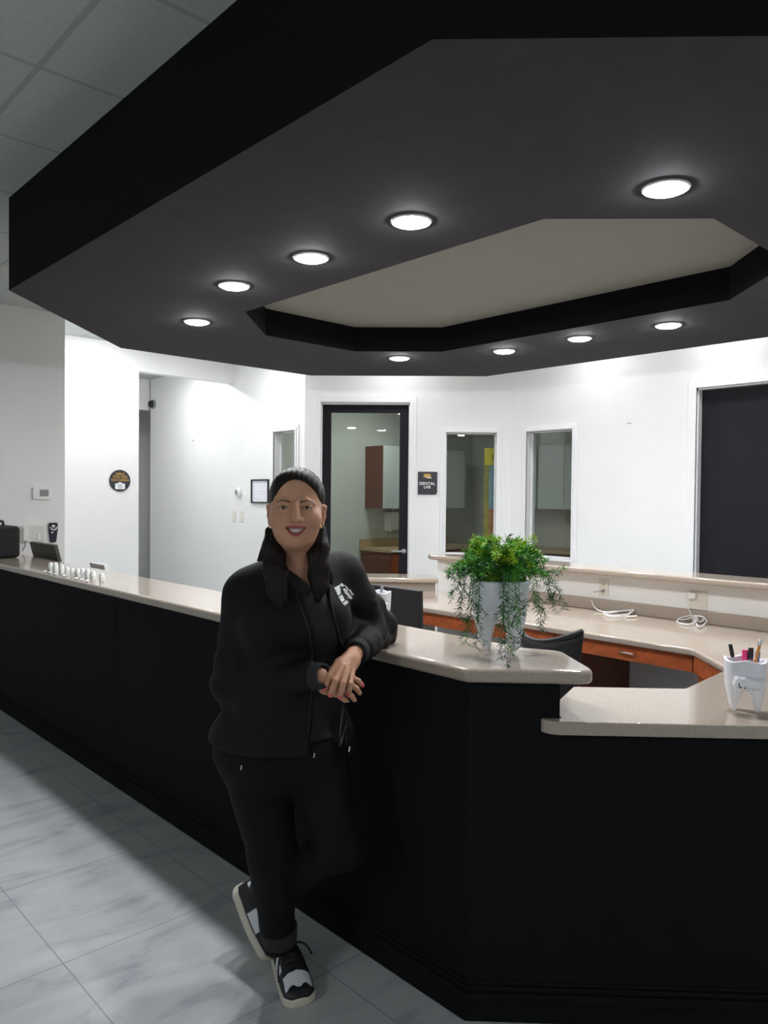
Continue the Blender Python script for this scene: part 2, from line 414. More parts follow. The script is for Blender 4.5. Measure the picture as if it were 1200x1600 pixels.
def casing(mb, h, wd, z0, z1, bottom=False):
    """stepped casing strips round hole h in local wall space"""
    xa, xb, ya, yb = h
    for e, d in ((wd, 0.012), (wd*0.45, 0.022)):
        mb.box(xa-e, xa, ya, yb+e, z0, z1+d-0.012); mb.box(xb, xb+e, ya, yb+e, z0, z1+d-0.012); mb.box(xa, xb, yb, yb+e, z0, z1+d-0.012)
        if bottom: mb.box(xa-e, xb+e, ya-e, ya, z0, z1+d-0.012)
    return mb
def window(name, M, h):
    r = bpy.data.objects.new(name, None); C.objects.link(r); r.matrix_world = M; struct(r)
    obj('window_casing', casing(MB(), h, 0.055, 0, 0.014, True), CASING, r, bevel=0.003)
    obj('window_pane', MB().box(h[0], h[1], h[2], h[3], -0.105, -0.099), GLASS, r)
    m = MB()
    for x0, x1, y0, y1 in ((h[0], h[0]+0.012, h[2], h[3]), (h[1]-0.012, h[1], h[2], h[3]), (h[0], h[1], h[3]-0.012, h[3]), (h[0], h[1], h[2], h[2]+0.012)):
        m.box(x0, x1, y0, y1, -0.095, -0.075)
    obj('window_stop', m, CASING, r)
window('window_1', f_x((XW, CY, 0)), w1)
window('window_2', f_c((XW, CY, 0)), w2)
window('window_3', f_x((XR, RY, 0)), w3)
# glass door to the lab
r = bpy.data.objects.new('door_1', None); C.objects.link(r); r.matrix_world = f_c((XW, CY, 0)); struct(r)
xa, xb, _, yt = d1
obj('door_casing', casing(MB(), d1, 0.07, 0, 0.016), CASING, r, bevel=0.003)
jm = MB(); jm.box(xa, xa+0.012, 0, yt, -0.14, -0.002).box(xb-0.012, xb, 0, yt, -0.14, -0.002).box(xa, xb, yt-0.02, yt, -0.14, -0.002)
obj('door_jamb', jm, CASING, r)
gx0, gx1 = dx(hitc(517, 643, CW)), dx(hitc(625, 643, CW)); gt = float(hitc(570, 644, CW)[2])
lf = MB(); lf.box(xa+0.014, gx0, 0.01, yt-0.022, -0.075, -0.03).box(gx1, xb-0.014, 0.01, yt-0.022, -0.075, -0.03)
lf.box(gx0, gx1, gt, yt-0.022, -0.075, -0.03).box(gx0, gx1, 0.01, 0.26, -0.075, -0.03)
leaf_ = obj('door_leaf', lf, DOORP, r, bevel=0.003)
obj('door_pane', MB().box(gx0, gx1, 0.26, gt, -0.055, -0.049), GLASS, r)
hx = (gx1+xb)/2
hm = MB().lathe([(0.027, 0), (0.027, 0.008), (0.011, 0.012), (0.011, 0.05)], 16, (0, 0, 0)).tube([(0, 0, 0.045), (-0.03, 0.002, 0.048), (-0.13, 0.004, 0.046)], [0.010, 0.010, 0.008], 10)
h = obj('door_lever', hm, GREYP, leaf_, smooth=True); h.location = (hx, float(hitc(628, 862, CW)[2]), -0.03)
# dark door on the right
r = bpy.data.objects.new('door_2', None); C.objects.link(r); r.matrix_world = f_x((XR, RY, 0)); struct(r)
obj('door_casing', casing(MB(), d2, 0.075, 0, 0.016), CASING, r, bevel=0.003)
jm = MB(); jm.box(d2[0], d2[0]+0.012, 0, d2[3], -0.14, -0.002).box(d2[1]-0.012, d2[1], 0, d2[3], -0.14, -0.002).box(d2[0], d2[1], d2[3]-0.012, d2[3], -0.14, -0.002)
obj('door_jamb', jm, CASING, r)
obj('door_leaf', MB().box(d2[0]+0.013, d2[1]-0.013, 0.01, d2[3]-0.014, -0.105, -0.06), DOORP, r, bevel=0.003)
# baseboards
for nm, M, x0, x1 in (('baseboard_right', f_x((XR, RY, 0)), 0.02, d2[0]-0.08), ('baseboard_center', f_x((XW, CY, 0)), CY-WE, -0.02), ('baseboard_diagonal', f_c((XW, CY, 0)), d1[1]+0.08, L2-0.02)):
    o = obj(nm, MB().box(x0, x1, 0, 0.1, 0.0, 0.012), CASING, bevel=0.004); o.matrix_world = M; struct(o)

# ------------------------------------------------------------------ dropped soffit with its tray opening
OX0, OX1, OY0, OY1, OC = 1.305, 5.25, 0.145, 5.41, 1.10
IX0, IX1, IY0, IY1, IC = 2.447, 4.14, 1.28, 4.275, 0.455
def octa(x0, x1, y0, y1, c): return [(x0, y0+c), (x0+c, y0), (x1-c, y0), (x1, y0+c), (x1, y1-c), (x1-c, y1), (x0+c, y1), (x0, y1-c)]
po, pi_ = octa(OX0, OX1, OY0, OY1, OC), octa(IX0, IX1, IY0, IY1, IC)
vs = [(x, y, ZS) for x, y in po]+[(x, y, ZC) for x, y in po]+[(x, y, ZS) for x, y in pi_]+[(x, y, ZT) for x, y in pi_]
fs = []
for i in range(8):
    j = (i+1) % 8
    fs += [(i, j, 8+j, 8+i), (16+i, 16+j, j, i), (16+j, 16+i, 24+i, 24+j)]
soffit = tag(obj('soffit', MB().add(vs, fs), CHAR), 'dark charcoal octagonal dropped soffit hanging above the reception counter', 'soffit')
soffit.data.materials.append(FASCIA)
for p_ in soffit.data.polygons: p_.material_index = 0 if abs(p_.normal.z) > 0.5 else 1
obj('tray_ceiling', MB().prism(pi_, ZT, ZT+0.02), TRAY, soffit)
soffit.data.polygons.foreach_set('use_smooth', [False]*24)

def downlight(x, y, z, label, group, r=0.071, lens=None):
    t = thing('recessed_light', label, 'ceiling light', (x, y, z), group)
    obj('trim_ring', MB().lathe([(r, -0.002), (r, -0.008), (r+0.007, -0.007), (r+0.010, -0.0035), (r+0.010, -0.001)], 32), WHITEP, t, smooth=True)
    obj('lens', MB().lathe([(0.002, -0.020), (r*0.45, -0.0185), (r*0.8, -0.0135), (r*0.96, -0.008), (r, -0.0025), (0.002, -0.002)], 32), lens or LENS, t, smooth=False)
    return t
G = 'recessed lights in the dark soffit'
NX, FX = 2.10, 4.43
DL = [((2.50, 1.27), 'round recessed soffit light, largest and farthest right, above the pencil cup'),
      ((NX, 2.106), 'round recessed soffit light second largest, first left of the big right one'),
      ((NX, 2.74), 'round recessed soffit light in the near row, middle of its three'),
      ((NX, 3.38), 'round recessed soffit light in the near row, farthest along it'),
      ((2.37, 4.24), 'round recessed soffit light leftmost of all, at the left end of the ring'),
      ((4.095, 4.22), 'round recessed soffit light small one above the glass lab door'),
      ((FX, 3.47), 'round recessed soffit light in the far row above the middle lab window'),
      ((FX, 2.84), 'round recessed soffit light in the far row, middle of its three'),
      ((FX+0.04, 2.24), 'round recessed soffit light in the far row nearest the dark right door'),
      ((4.10, 1.28), 'round recessed soffit light at the right end of the ring past the opening')]
for (x, y), lab in DL: downlight(x, y, ZS, lab, G)
G2 = 'recessed lights in the tiled ceiling'
downlight(3.05, 7.05, ZC, 'round recessed ceiling light close to the left wall with the round sign', G2)
downlight(4.05, 8.30, ZC, 'round recessed ceiling light inside the hallway beside its wall', G2, lens=LENSH)
for x, y, lb in ((5.80, 1.30, 'round recessed ceiling light in the right aisle before the dark door'), (5.80, 2.60, 'round recessed ceiling light in the right aisle between dark door and window'), (5.75, 3.75, 'round recessed ceiling light in the right aisle before the right window'),
                 (5.05, 5.25, 'round recessed ceiling light in the aisle before the glass lab door'), (4.05, 6.55, 'round recessed ceiling light in the aisle before the narrow window')):
    downlight(x, y, ZC, lb, G2, lens=LENS if y > 6 else LENSD)
# fill panels added out of view, behind and left of the camera, for ambient light
def fill_panel(x, y, s, label):
    t = thing('fill_light_panel', label, 'ceiling light', (x, y, ZC-0.001), 'added fill light panels')
    obj('frame', holed(-0.62, 0.62, -0.32, 0.32, -0.012, 0, [(-0.6, 0.6, -0.3, 0.3)]), WHITEP, t)
    obj('diffuser', MB().box(-0.6, 0.6, -0.3, 0.3, -0.008, -0.002), emit('fill_diffuser_%d' % int(abs(x*10)), (0.93, 0.98, 1.0), s), t)
fill_panel(-3.2, 1.5, 17.0, 'added fill light panel out of view near the entrance wall')
fill_panel(0.5, -3.4, 17.0, 'added fill light panel out of view near the front wall')
t = thing('fill_light_panel', 'added fill light panel out of view inside the dental lab', 'ceiling light', (6.15, 6.25, 2.779))
obj('diffuser', MB().box(-0.3, 0.3, -0.3, 0.3, -0.012, -0.002), emit('lab_fill_diffuser', (0.97, 1, 0.97), 12), t)  # unseen lamp added to brighten the lab behind the glass

# ------------------------------------------------------------------ front counter
ZU0, ZU1 = 1.018, 1.060
ZL0, ZL1 = 0.870, 0.910
PF = 1.728                       # face of the panels
SUM = 3.192                      # face of the diagonal panels, X+Y
cc = (PF, SUM-PF)                # the corner
def along(t, off=0.0): return (cc[0]+t*S2+off*S2, cc[1]-t*S2+off*S2)
tE = (hitc(875, 1090, SUM)[0]-cc[0])/S2        # where the tall part ends
base = thing('reception_counter', 'black panelled reception counter base with moulded skirting behind the standing woman', 'counter', (PF, cc[1], 0))
def ch(name, mb, m, **k):
    o = obj(name, mb, m, base, **k); o.matrix_parent_inverse = Matrix.Translation(Vector((PF, cc[1], 0))).inverted(); return o
T = 0.13
k_ = math.tan(PI/8)
ch('core', MB().prism([(PF+0.008, Y1-0.004), (PF+0.008, cc[1]+0.003), along(tE, 0.008), along(tE, T), (PF+T, cc[1]+T*k_), (PF+T, Y1-0.004)], 0.0, ZU0-0.001)
   .prism([along(tE, 0.008), along(2.6, 0.008), along(2.6, T), along(tE, T)], 0.0, ZL0-0.001), PANEL)
seams = [Y1-0.005, 5.18, 3.945, 2.71, cc[1]]
for a, b in zip(seams, seams[1:]):
    ch('panel', MB().box(PF, PF+0.008, b+(0.0025 if b > 2 else 0), a-0.0025, 0.10, ZU0-0.002), PANEL)
ch('panel', MB().prism([along(0), along(tE), along(tE, 0.008), (PF+0.008, cc[1]+0.0033)], 0.10, ZU0-0.002).prism([along(tE), along(2.6), along(2.6, 0.008), along(tE, 0.008)], 0.10, ZL0-0.002), PANEL)
sk = MB()
for off, z0, z1 in ((-0.016, 0, 0.055), (-0.020, 0.058, 0.088), (-0.012, 0.088, 0.104), (-0.006, 0.104, 0.116)):
    q = off*k_
    sk.prism([(PF+off, Y1-0.004), (PF+off, cc[1]+q), along(2.6, off), along(2.6, 0.001), (PF+0.001, cc[1]), (PF+0.001, Y1-0.004)], z0, z1)
ch('skirting', sk, PANEL, bevel=0.003)
# upper top
fr = PF-0.043; sm = SUM-0.062
up = rpoly([(fr, Y1-0.004), (fr, sm-fr), (1.955, sm-1.955), (2.135, 1.42), (2.085, 1.53), (2.085, Y1-0.004)], [0, 0.03, 0.05, 0.06, 0.05, 0], 6)
tag(obj('countertop', MB().prism(up, ZU0, ZU1), STONE, bevel=0.014, segs=4), 'long upper beige speckled countertop with the tooth planter on it', 'countertop')
# lower top
sl = SUM-0.058
e0 = along(tE+0.003); e1 = along(tE+0.003, T); n0 = along(tE+0.003, -0.002)
lowp = [(n0[0]-0.05, sl-(n0[0]-0.05)), (3.5, sl-3.5), (4.15, 0.30), (3.15, 1.235), (2.54, 1.19), (2.27, 1.46), e1, n0, (n0[0]-0.05, n0[1]+0.05)]
tag(obj('countertop', MB().prism(rpoly(lowp, [0.085, 0, 0, 0, 0.02, 0.0, 0, 0, 0.02], 6), ZL0, ZL1), STONE, bevel=0.014, segs=4), 'lower beige speckled countertop at the right carrying the tooth pencil cup', 'countertop')

# ------------------------------------------------------------------ far half of the reception ring
KX = 4.93
kn = [(KX, -1.2), (KX, 4.08), (4.83, 4.47), (4.90, 4.54), (5.05, 4.33), (5.05, -1.2)]
struct(obj('wall_ledge', MB().prism(kn, 0, ZU0-0.001), WALL))
tag(obj('ledge_top', MB().prism(rpoly([(4.79, -1.2), (4.79, 4.53), (4.85, 4.62), (5.13, 4.33), (5.13, -1.2)], [0, 0.05, 0.03, 0.05, 0], 5), ZU0, ZU1), STONE, bevel=0.012, segs=3), 'long beige ledge top on the white half wall below the dark door', 'countertop')
ZD0, ZD1 = 0.712, 0.750
bk = 9.33
desk = [(4.03, 1.85), (4.03, 4.10), (3.25, 4.88), (3.81, 5.44), (4.79, 4.46), (4.92, 4.05), (4.92, 0.75), (3.90, 0.62), (3.38, 1.20)]
tag(obj('desk_worktop', MB().prism(rpoly(desk, [0.05, 0, 0, 0, 0, 0, 0, 0, 0.03]), ZD0, ZD1), STONE, bevel=0.012, segs=3), 'long beige desk worktop below the ledge with white cables lying on it', 'worktop')
tag(obj('backsplash', MB().box(KX-0.016, KX-0.001, 0.8, 4.07, ZD1, 0.833), STONE, bevel=0.004), 'beige backsplash strip along the white half wall behind the long desk', 'backsplash')
# pass-through at the diagonal end
pw = [(4.83, 4.50), (3.78, 5.55), (3.87, 5.64), (4.92, 4.59)]
struct(obj('wall_pass', MB().prism(pw, 0, 0.813), STONE))
ps = [(4.87, 4.40), (3.72, 5.55), (3.97, 5.80), (5.12, 4.66)]
ps = [(4.82, 4.46), (3.70, 5.58), (3.96, 5.84), (5.08, 4.72)]
tag(obj('pass_counter', MB().prism(ps, 0.815, 0.858), STONE, bevel=0.014, segs=3), 'short low beige counter in front of the glass lab door', 'countertop')
# wooden drawer fronts and supports under the desk
def pull(par, M):
    h = obj('handle', MB().tube([(-0.045, 0, 0.0), (-0.045, 0, 0.022), (0.045, 0, 0.022), (0.045, 0, 0.0)], 0.005, 8), CHROME, par, smooth=True); h.matrix_local = M
def drawer_front(nm, x, y0, y1, lab, hand):
    t = thing(nm, lab, 'drawer', f_x((x, y0, 0.0)), 'red wood drawer fronts under the desk')
    L_ = y0-y1
    ft = obj('front', MB().box(0.002, L_-0.002, 0.615, ZD0-0.003, -0.02, 0), WOOD, t, bevel=0.003)
    obj('drawer_box', MB().box(0.03, L_-0.03, 0.635, ZD0-0.02, -0.55, -0.021), WOODD, t)
    if hand: pull(ft, Matrix.Translation((L_/2, 0.665, 0)))
    return t
drawer_front('drawer_unit', 4.065, 2.64, 1.865, 'red wood desk drawer with a metal handle beneath the long desk', True)
drawer_front('desk_apron', 4.065, 4.06, 2.76, 'red wood apron under the desk left of the planter beside the monitor', False)
s = thing('desk_support', 'dark brown desk support panel with a red wood front edge beside the drawer', 'desk support', f_x((4.065, 2.755, 0)))
obj('front_edge', MB().box(0, 0.11, 0, ZD0-0.002, -0.03, 0), WOOD, s, bevel=0.003)
obj('side_panel', MB().box(0.02, 0.06, 0, ZD0-0.002, -0.83, -0.031), WOODD, s)
c45 = thing('corner_apron', 'red wood angled apron piece with a curved bracket near the pencil cup', 'desk apron', frame((4.06, 1.86, 0), (-S2, -S2, 0), (0, 0, 1), (-S2, S2, 0)))
obj('front', MB().box(0.003, 0.93, 0.615, ZD0-0.003, -0.02, 0), WOOD, c45, bevel=0.003)
br = [(0.02, 0.613), (0.5, 0.613), (0.35, 0.57), (0.2, 0.545), (0.1, 0.52), (0.04, 0.46), (0.02, 0.40)]
bm_ = MB().prism(br, -0.05, -0.021); o = obj('bracket', bm_, WOOD, c45)
# desk behind the long front counter
tag(obj('desk_worktop', MB().box(PF+T+0.005, 2.72, 2.2, Y1-0.01, ZD0, ZD1), STONE, bevel=0.01), 'beige inner desk worktop hidden behind the long black counter, carrying the monitors', 'worktop')
for y in (2.3, 4.4, 6.5):
    tag(obj('desk_support', MB().box(PF+T+0.01, 2.66, y, y+0.03, 0, ZD0-0.001), WOODD), 'brown support panel beneath the inner desk behind the counter', 'desk support', 'supports of the inner desk')

# ------------------------------------------------------------------ lab furniture seen through the glass
cab = thing('wall_cabinet', 'red brown sided wall cabinet with pale doors seen through the lab door', 'cabinet', (6.49, 6.95, 0))
zb, zt = 1.41, 2.20
obj('side_panel', MB().box(0, 0.018, 0.018, 0.345, zb, zt), WOODD, cab)
obj('body', MB().box(0.019, 1.55, 0.02, 0.345, zb, zt), CASING, cab)
for k in range(4): obj('door', MB().box(0.002+k*0.388, 0.384+k*0.388, 0, 0.017, zb, zt), mat('pale_laminate', (0.60, 0.63, 0.62), 0.4) if k == 0 else MATS['pale_laminate'], cab, bevel=0.002)
bc = thing('base_cabinet', 'red wood base cabinet standing inside the lab behind the door lever', 'cabinet', (6.42, 6.72, 0))
obj('body', MB().box(0, 1.6, 0.02, 0.57, 0, 0.87), WOODD, bc)
for k in range(3): obj('door', MB().box(0.01+k*0.53, 0.52+k*0.53, 0, 0.018, 0.1, 0.85), WOOD, bc, bevel=0.002)
ctb = thing('lab_worktop', 'tan worktop with raised back edge in the lab behind the door lever', 'worktop', (6.40, 6.69, 0.872))
TAN = mat('tan_laminate', (0.52, 0.38, 0.22), 0.4)
obj('top', MB().box(0, 1.65, 0, 0.605, 0, 0.04), TAN, ctb, bevel=0.004); obj('back_edge', MB().box(0, 1.65, 0.587, 0.605, 0.041, 0.14), TAN, ctb)
pd = thing('paper_dispenser', 'white paper towel dispenser mounted below the lab wall cabinet', 'dispenser', f_y((6.95, 7.298, 1.10)))
obj('case', MB().prism([(-0.11, 0), (0.11, 0), (0.13, 0.26), (-0.13, 0.26)], 0, 0.12), WHITEP, pd, bevel=0.01); obj('lip', MB().box(-0.09, 0.09, 0.002, 0.02, 0.121, 0.135), GREYP, pd)
sb = thing('soap_bottle', 'clear soap pump bottle on the paper towel dispenser in the lab', 'bottle', (6.93, 7.235, 1.361))
obj('bottle_body', MB().lathe([(0.03, 0), (0.032, 0.01), (0.032, 0.09), (0.012, 0.11), (0.012, 0.12)], 16), mat('clear_soap', (0.6, 0.66, 0.64), 0.2), sb, smooth=True)
obj('pump', MB().tube([(0, 0, 0.12), (0, 0, 0.15), (-0.04, -0.01, 0.15)], 0.006, 8), WHITEP, sb)
CABW = MATS['pale_laminate']
for k in range(4):
    y0 = 3.45+k*0.82
    q = thing('wall_cabinet', ['pale lab wall cabinet nearest the right inside the right window', 'pale lab wall cabinet in the right window beside the dark joint', 'pale lab wall cabinet seen in the middle window right half', 'pale lab wall cabinet at the left inside the middle window'][k], 'cabinet', (8.25, y0, 0), 'pale wall cabinets along the far lab wall')
    obj('body', MB().box(0.018, 0.349, 0, 0.80, 1.42, 2.24), CABW, q)
    for s_ in (0, 1): obj('door', MB().box(0, 0.017, 0.004+0.4*s_, 0.396+0.4*s_, 1.42, 2.24), CABW, q, bevel=0.002)
fb = thing('base_cabinet', 'dark red wood base cabinet run along the far lab wall under the windows', 'cabinet', (8.0, 3.4, 0))
obj('body', MB().box(0.018, 0.599, 0, 3.25, 0, 0.87), WOODD, fb)
for k in range(6): obj('door', MB().box(0, 0.017, 0.005+k*0.54, 0.535+k*0.54, 0.1, 0.85), WOODD, fb, bevel=0.002)
tag(obj('lab_worktop', MB().box(7.96, 8.598, 3.4, 6.65, 0.872, 0.912), TAN, bevel=0.004), 'tan worktop along the far lab wall seen low in the middle window', 'worktop')
bx = thing('equipment_box', 'grey equipment box on the lab worktop low in the right window', 'box', (8.12, 4.28, 0.913))
obj('case', MB().box(0, 0.35, 0, 0.45, 0, 0.24), GREYP, bx, bevel=0.015); obj('front_screen', MB().box(-0.006, -0.001, 0.06, 0.39, 0.06, 0.19), BLKP, bx)
# poster behind the middle window
pp = hitc(776, 700, CW+0.30); px0 = hitc(757, 700, CW+0.30)
po_ = thing('poster', 'colourful yellow and blue poster hanging at the right edge of the middle window', 'poster', f_c((px0[0], px0[1], 0)))
W_ = float(np.hypot(pp[0]-px0[0], pp[1]-px0[1]))+0.10
zt, z1, z2, z3 = [float(hitc(766, y, CW+0.30)[2]) for y in (700, 727, 795, 850)]
PB = mat('poster_blue', (0.22, 0.36, 0.44), 0.6, var=0.3, scale=9); PY = mat('poster_yellow', (0.75, 0.60, 0.05), 0.6); PR = mat('poster_red', (0.50, 0.20, 0.08), 0.6, var=0.35, scale=14)
obj('sheet', MB().box(0, W_, z3, zt, -0.004, 0), PB, po_)
obj('heading_band', MB().box(0.0, W_, z1, zt, 0.0005, 0.002), PY, po_)
obj('edge_strip', MB().box(0.0, 0.05, z3, z1, 0.0005, 0.002), mat('poster_ochre', (0.30, 0.24, 0.04), 0.6, var=0.3, scale=12), po_)
obj('lower_picture', MB().box(0.05, W_, z3, z2, 0.0005, 0.002), PR, po_)
o_ = text_mesh('O', 0.17); o_.transform(Matrix.Translation((W_*0.62, (z1+zt)/2-0.01, 0.003))); obj('letter', o_, mat('poster_green', (0.35, 0.38, 0.05), 0.6), po_)
# ------------------------------------------------------------------ things on the walls
def plate(name, lab, cat, M, w_, h_, m, group=None):
    t = thing(name, lab, cat, M, group)
    obj('cover_plate', MB().box(-w_/2, w_/2, -h_/2, h_/2, 0.0005, 0.007), m, t, bevel=0.002); return t
# thermostat, wall phone, hand control on the near left wall
P = hit(64, 771, 1, Y1)
t = thing('thermostat', 'white thermostat with a grey display on the left wall', 'thermostat', f_y(P))
obj('case', MB().prism(rpoly([(-0.075, -0.052), (0.075, -0.052), (0.075, 0.052), (-0.075, 0.052)], 0.012), 0.001, 0.03), WHITEP, t, bevel=0.005)
obj('display', MB().box(-0.02, 0.052, -0.024, 0.032, 0.0305, 0.032), mat('lcd_grey', (0.25, 0.26, 0.25), 0.3), t)
P = hit(50, 834, 1, Y1)
t = thing('intercom', 'pale cream wall intercom handset panel left of the black remote', 'intercom', f_y(P))
obj('case', MB().prism(rpoly([(-0.095, -0.07), (0.095, -0.07), (0.095, 0.07), (-0.095, 0.07)], 0.008), 0.001, 0.022), CREAM, t, bevel=0.004)
t.children[0].data.materials[0] = mat('pale_putty_plastic', (0.70, 0.70, 0.66), 0.4)
obj('handset', MB().box(-0.082, -0.042, -0.058, 0.058, 0.0225, 0.04), WHITEP, t, bevel=0.006)
obj('button', MB().box(0.035, 0.062, -0.05, 0.0, 0.0225, 0.029), WHITEP, t, bevel=0.003)
obj('cord', MB().tube([(-0.06, -0.055, 0.03), (-0.065, -0.10, 0.03), (-0.085, -0.14, 0.028)], 0.005, 8), GREYP, t, smooth=True)
P = hit(82, 832, 1, Y1)
t = thing('remote_control', 'black remote control with a silver button pad hung on the left wall', 'remote control', f_y(P))
obj('body', MB().prism(rpoly([(-0.024, -0.085), (0.024, -0.085), (0.038, 0.03), (0.036, 0.085), (-0.036, 0.085), (-0.038, 0.03)], [0.018]*2+[0.02]+[0.014]*2+[0.02]), 0.001, 0.026), mat('navy_black_plastic', (0.012, 0.013, 0.03), 0.35), t, bevel=0.005)
obj('button_pad', MB().lathe([(0.014, 0.0), (0.014, 0.004), (0.010, 0.005)], 20, (0, 0.052, 0.0262)), CHROME, t)
obj('button_pad', MB().tube([(-0.03, 0.048, 0.028), (-0.018, 0.03, 0.029), (0, 0.022, 0.029), (0.018, 0.03, 0.029), (0.03, 0.048, 0.028)], 0.0055, 8), WHITEP, t)
obj('button', MB().box(-0.02, -0.004, -0.004, 0.008, 0.0262, 0.029), WHITEP, t)
# round warning sign
P = hit(187, 751, 1, Y0)
t = thing('round_sign', 'round black sign with golden words and a white camera symbol', 'sign', f_y(P))
RS = 0.112
obj('disc', MB().lathe([(RS, 0.001), (RS, 0.008), (RS-0.004, 0.0095), (0.002, 0.0095)], 40), SIGNB, t)
for s_, y, sz, sx in (('SMILE', 0.066, 0.040, 1.0), ('YOU ARE', 0.036, 0.038, 1.0), ('ON CAMERA', 0.004, 0.036, 0.95)):
    me = text_mesh(s_, sz, 0.0005, sx=sx); me.transform(Matrix.Translation((0, y, 0.0105))); obj('lettering', me, SIGNG, t)
cm = MB().prism(rpoly([(-0.052, -0.088), (0.052, -0.088), (0.052, -0.030), (0.024, -0.030), (0.016, -0.018), (-0.016, -0.018), (-0.024, -0.030), (-0.052, -0.030)], [0.006]*4+[0.002]*4), 0.0100, 0.0112)
obj('camera_symbol', cm, SIGNW, t)
tor = MB(); n = 28
for r0, r1, z in ((0.024, 0.018, 0.0116), (0.009, 0.0005, 0.0116)):
    vs = [(r*math.cos(2*PI*k/n), r*math.sin(2*PI*k/n)-0.058, z) for r in (r0, r1) for k in range(n)]
    tor.add(vs, [(k, (k+1) % n, n+(k+1) % n, n+k) for k in range(n)])
obj('lens_symbol', tor, mat('blue_grey_print', (0.25, 0.30, 0.42), 0.5), t)
# framed notice, sensor, switches on W1
P = (hit(394, 750, 0, XW)+hit(394, 785, 0, XW))/2
fw, fh = 0.335, 0.262
t = thing('framed_notice', 'thin black frame holding a white notice, just left of the woman', 'picture frame', f_x((XW, P[1]-fw/2, P[2])))
fm = MB(); e = 0.014
fm.box(-fw/2, fw/2, fh/2-e, fh/2, 0.001, 0.02).box(-fw/2, fw/2, -fh/2, -fh/2+e, 0.001, 0.02).box(-fw/2, -fw/2+e, -fh/2+e, fh/2-e, 0.001, 0.02).box(fw/2-e, fw/2, -fh/2+e, fh/2-e, 0.001, 0.02)
obj('frame', fm, BLKP, t)
obj('paper', MB().box(-fw/2+e, fw/2-e, -fh/2+e, fh/2-e, 0.001, 0.006), PAPER, t)
ln = MB()
for y, a_, b_ in ((0.06, -0.12, 0.12), (0.0, -0.09, 0.10), (-0.03, -0.11, 0.11), (-0.085, -0.12, -0.02)): ln.box(a_, b_, y-0.0015, y+0.0015, 0.0061, 0.0066)
obj('printed_lines', ln, INKL, t)
P = hit(374, 769, 0, XW)
t = thing('wall_sensor', 'small round white and grey sensor on the wall left of the framed notice', 'sensor', f_x(P))
obj('housing', MB().lathe([(0.055, 0.001), (0.055, 0.02), (0.045, 0.034), (0.002, 0.036)], 28), WHITEP, t, smooth=True)
obj('grille', MB().lathe([(0.03, 0.0365), (0.028, 0.04), (0.002, 0.041)], 20, (-0.012, 0, 0)), GREYP, t)
for px, lab in ((366, 'left cream light switch on the white wall below the round sensor'), (378, 'right cream light switch on the white wall below the round sensor')):
    t = plate('light_switch', lab, 'light switch', f_x(hit(px, 807, 0, XW)), 0.075, 0.12, CREAM, 'light switches')
    obj('toggle', MB().box(-0.012, 0.012, -0.024, 0.024, 0.0071, 0.012), WHITEP, t, bevel=0.002)
t = thing('wall_hook', 'tiny wall hook high on the bare white hallway wall', 'hook', f_x(hit(303, 688, 0, XW)))
obj('hook', MB().tube([(0, 0.012, 0.001), (0, -0.008, 0.008), (0, -0.012, 0.022), (0, 0.0, 0.026)], 0.003, 6), GREYP, t)
obj('base_plate', MB().box(-0.008, 0.008, -0.016, 0.016, 0.0005, 0.003), WHITEP, t)
t = thing('wall_hook', 'tiny nail hook high on the white wall left of the dark right door', 'hook', f_x(hit(984, 662, 0, XR)))
obj('hook', MB().tube([(0.015, 0.006, 0.001), (0, 0.0, 0.012), (-0.018, 0.008, 0.014)], 0.003, 6), GREYP, t)
# dome camera in the hall
P = hit(233, 634, 1, WE+0.02)
t = thing('dome_camera', 'dark dome camera under the header at the hallway end', 'camera', (min(P[0], XW-0.09), WE-0.06, 2.70))
t.matrix_world = frame((XW-0.001, WE-0.10, float(hit(233, 633, 0, XW)[2])), (0, -1, 0), (0, 0, 1), (-1, 0, 0))
obj('mount', MB().lathe([(0.06, 0.0), (0.06, 0.02), (0.05, 0.028)], 24), GREYP, t, smooth=True)
obj('dome', MB().lathe([(0.05, 0.028), (0.047, 0.05), (0.034, 0.07), (0.015, 0.08), (0.002, 0.082)], 24), BLKP, t, smooth=True)
# lab sign
pa, pb = hitc(653, 737, CW), hitc(683, 773, CW)
sw, sh = float(np.hypot(*(pb-pa)[:2])), float(pa[2]-pb[2])
t = thing('door_sign', 'dark DENTAL LAB sign on the wall between glass door and window', 'sign', f_c((pa+pb)/2))
obj('plaque', MB().prism(rpoly([(-sw/2, -sh/2), (sw/2, -sh/2), (sw/2, sh/2), (-sw/2, sh/2)], [0.002, 0.03, 0.002, 0.002]), 0.001, 0.010), SIGNB, t, bevel=0.001)
for s_, y, sz in (('DENTAL', -0.005, 0.043), ('LAB', -0.040, 0.040)):
    me = text_mesh(s_, sz, 0.0006); me.transform(Matrix.Translation((-0.004, y, 0.0112))); obj('lettering', me, SIGNW, t)
lg = MB().prism([(-0.048, 0.062), (-0.03, 0.082), (-0.048, 0.094), (0.03, 0.094), (0.034, 0.068), (0.006, 0.062)], 0.0103, 0.0112)
obj('emblem', lg, SIGNG, t)
obj('emblem', MB().prism([(-0.03, 0.060), (0.004, 0.064), (0.036, 0.062), (0.042, 0.050), (0.0, 0.050)], 0.0103, 0.0114), mat('pale_gold', (0.62, 0.56, 0.42), 0.5), t)

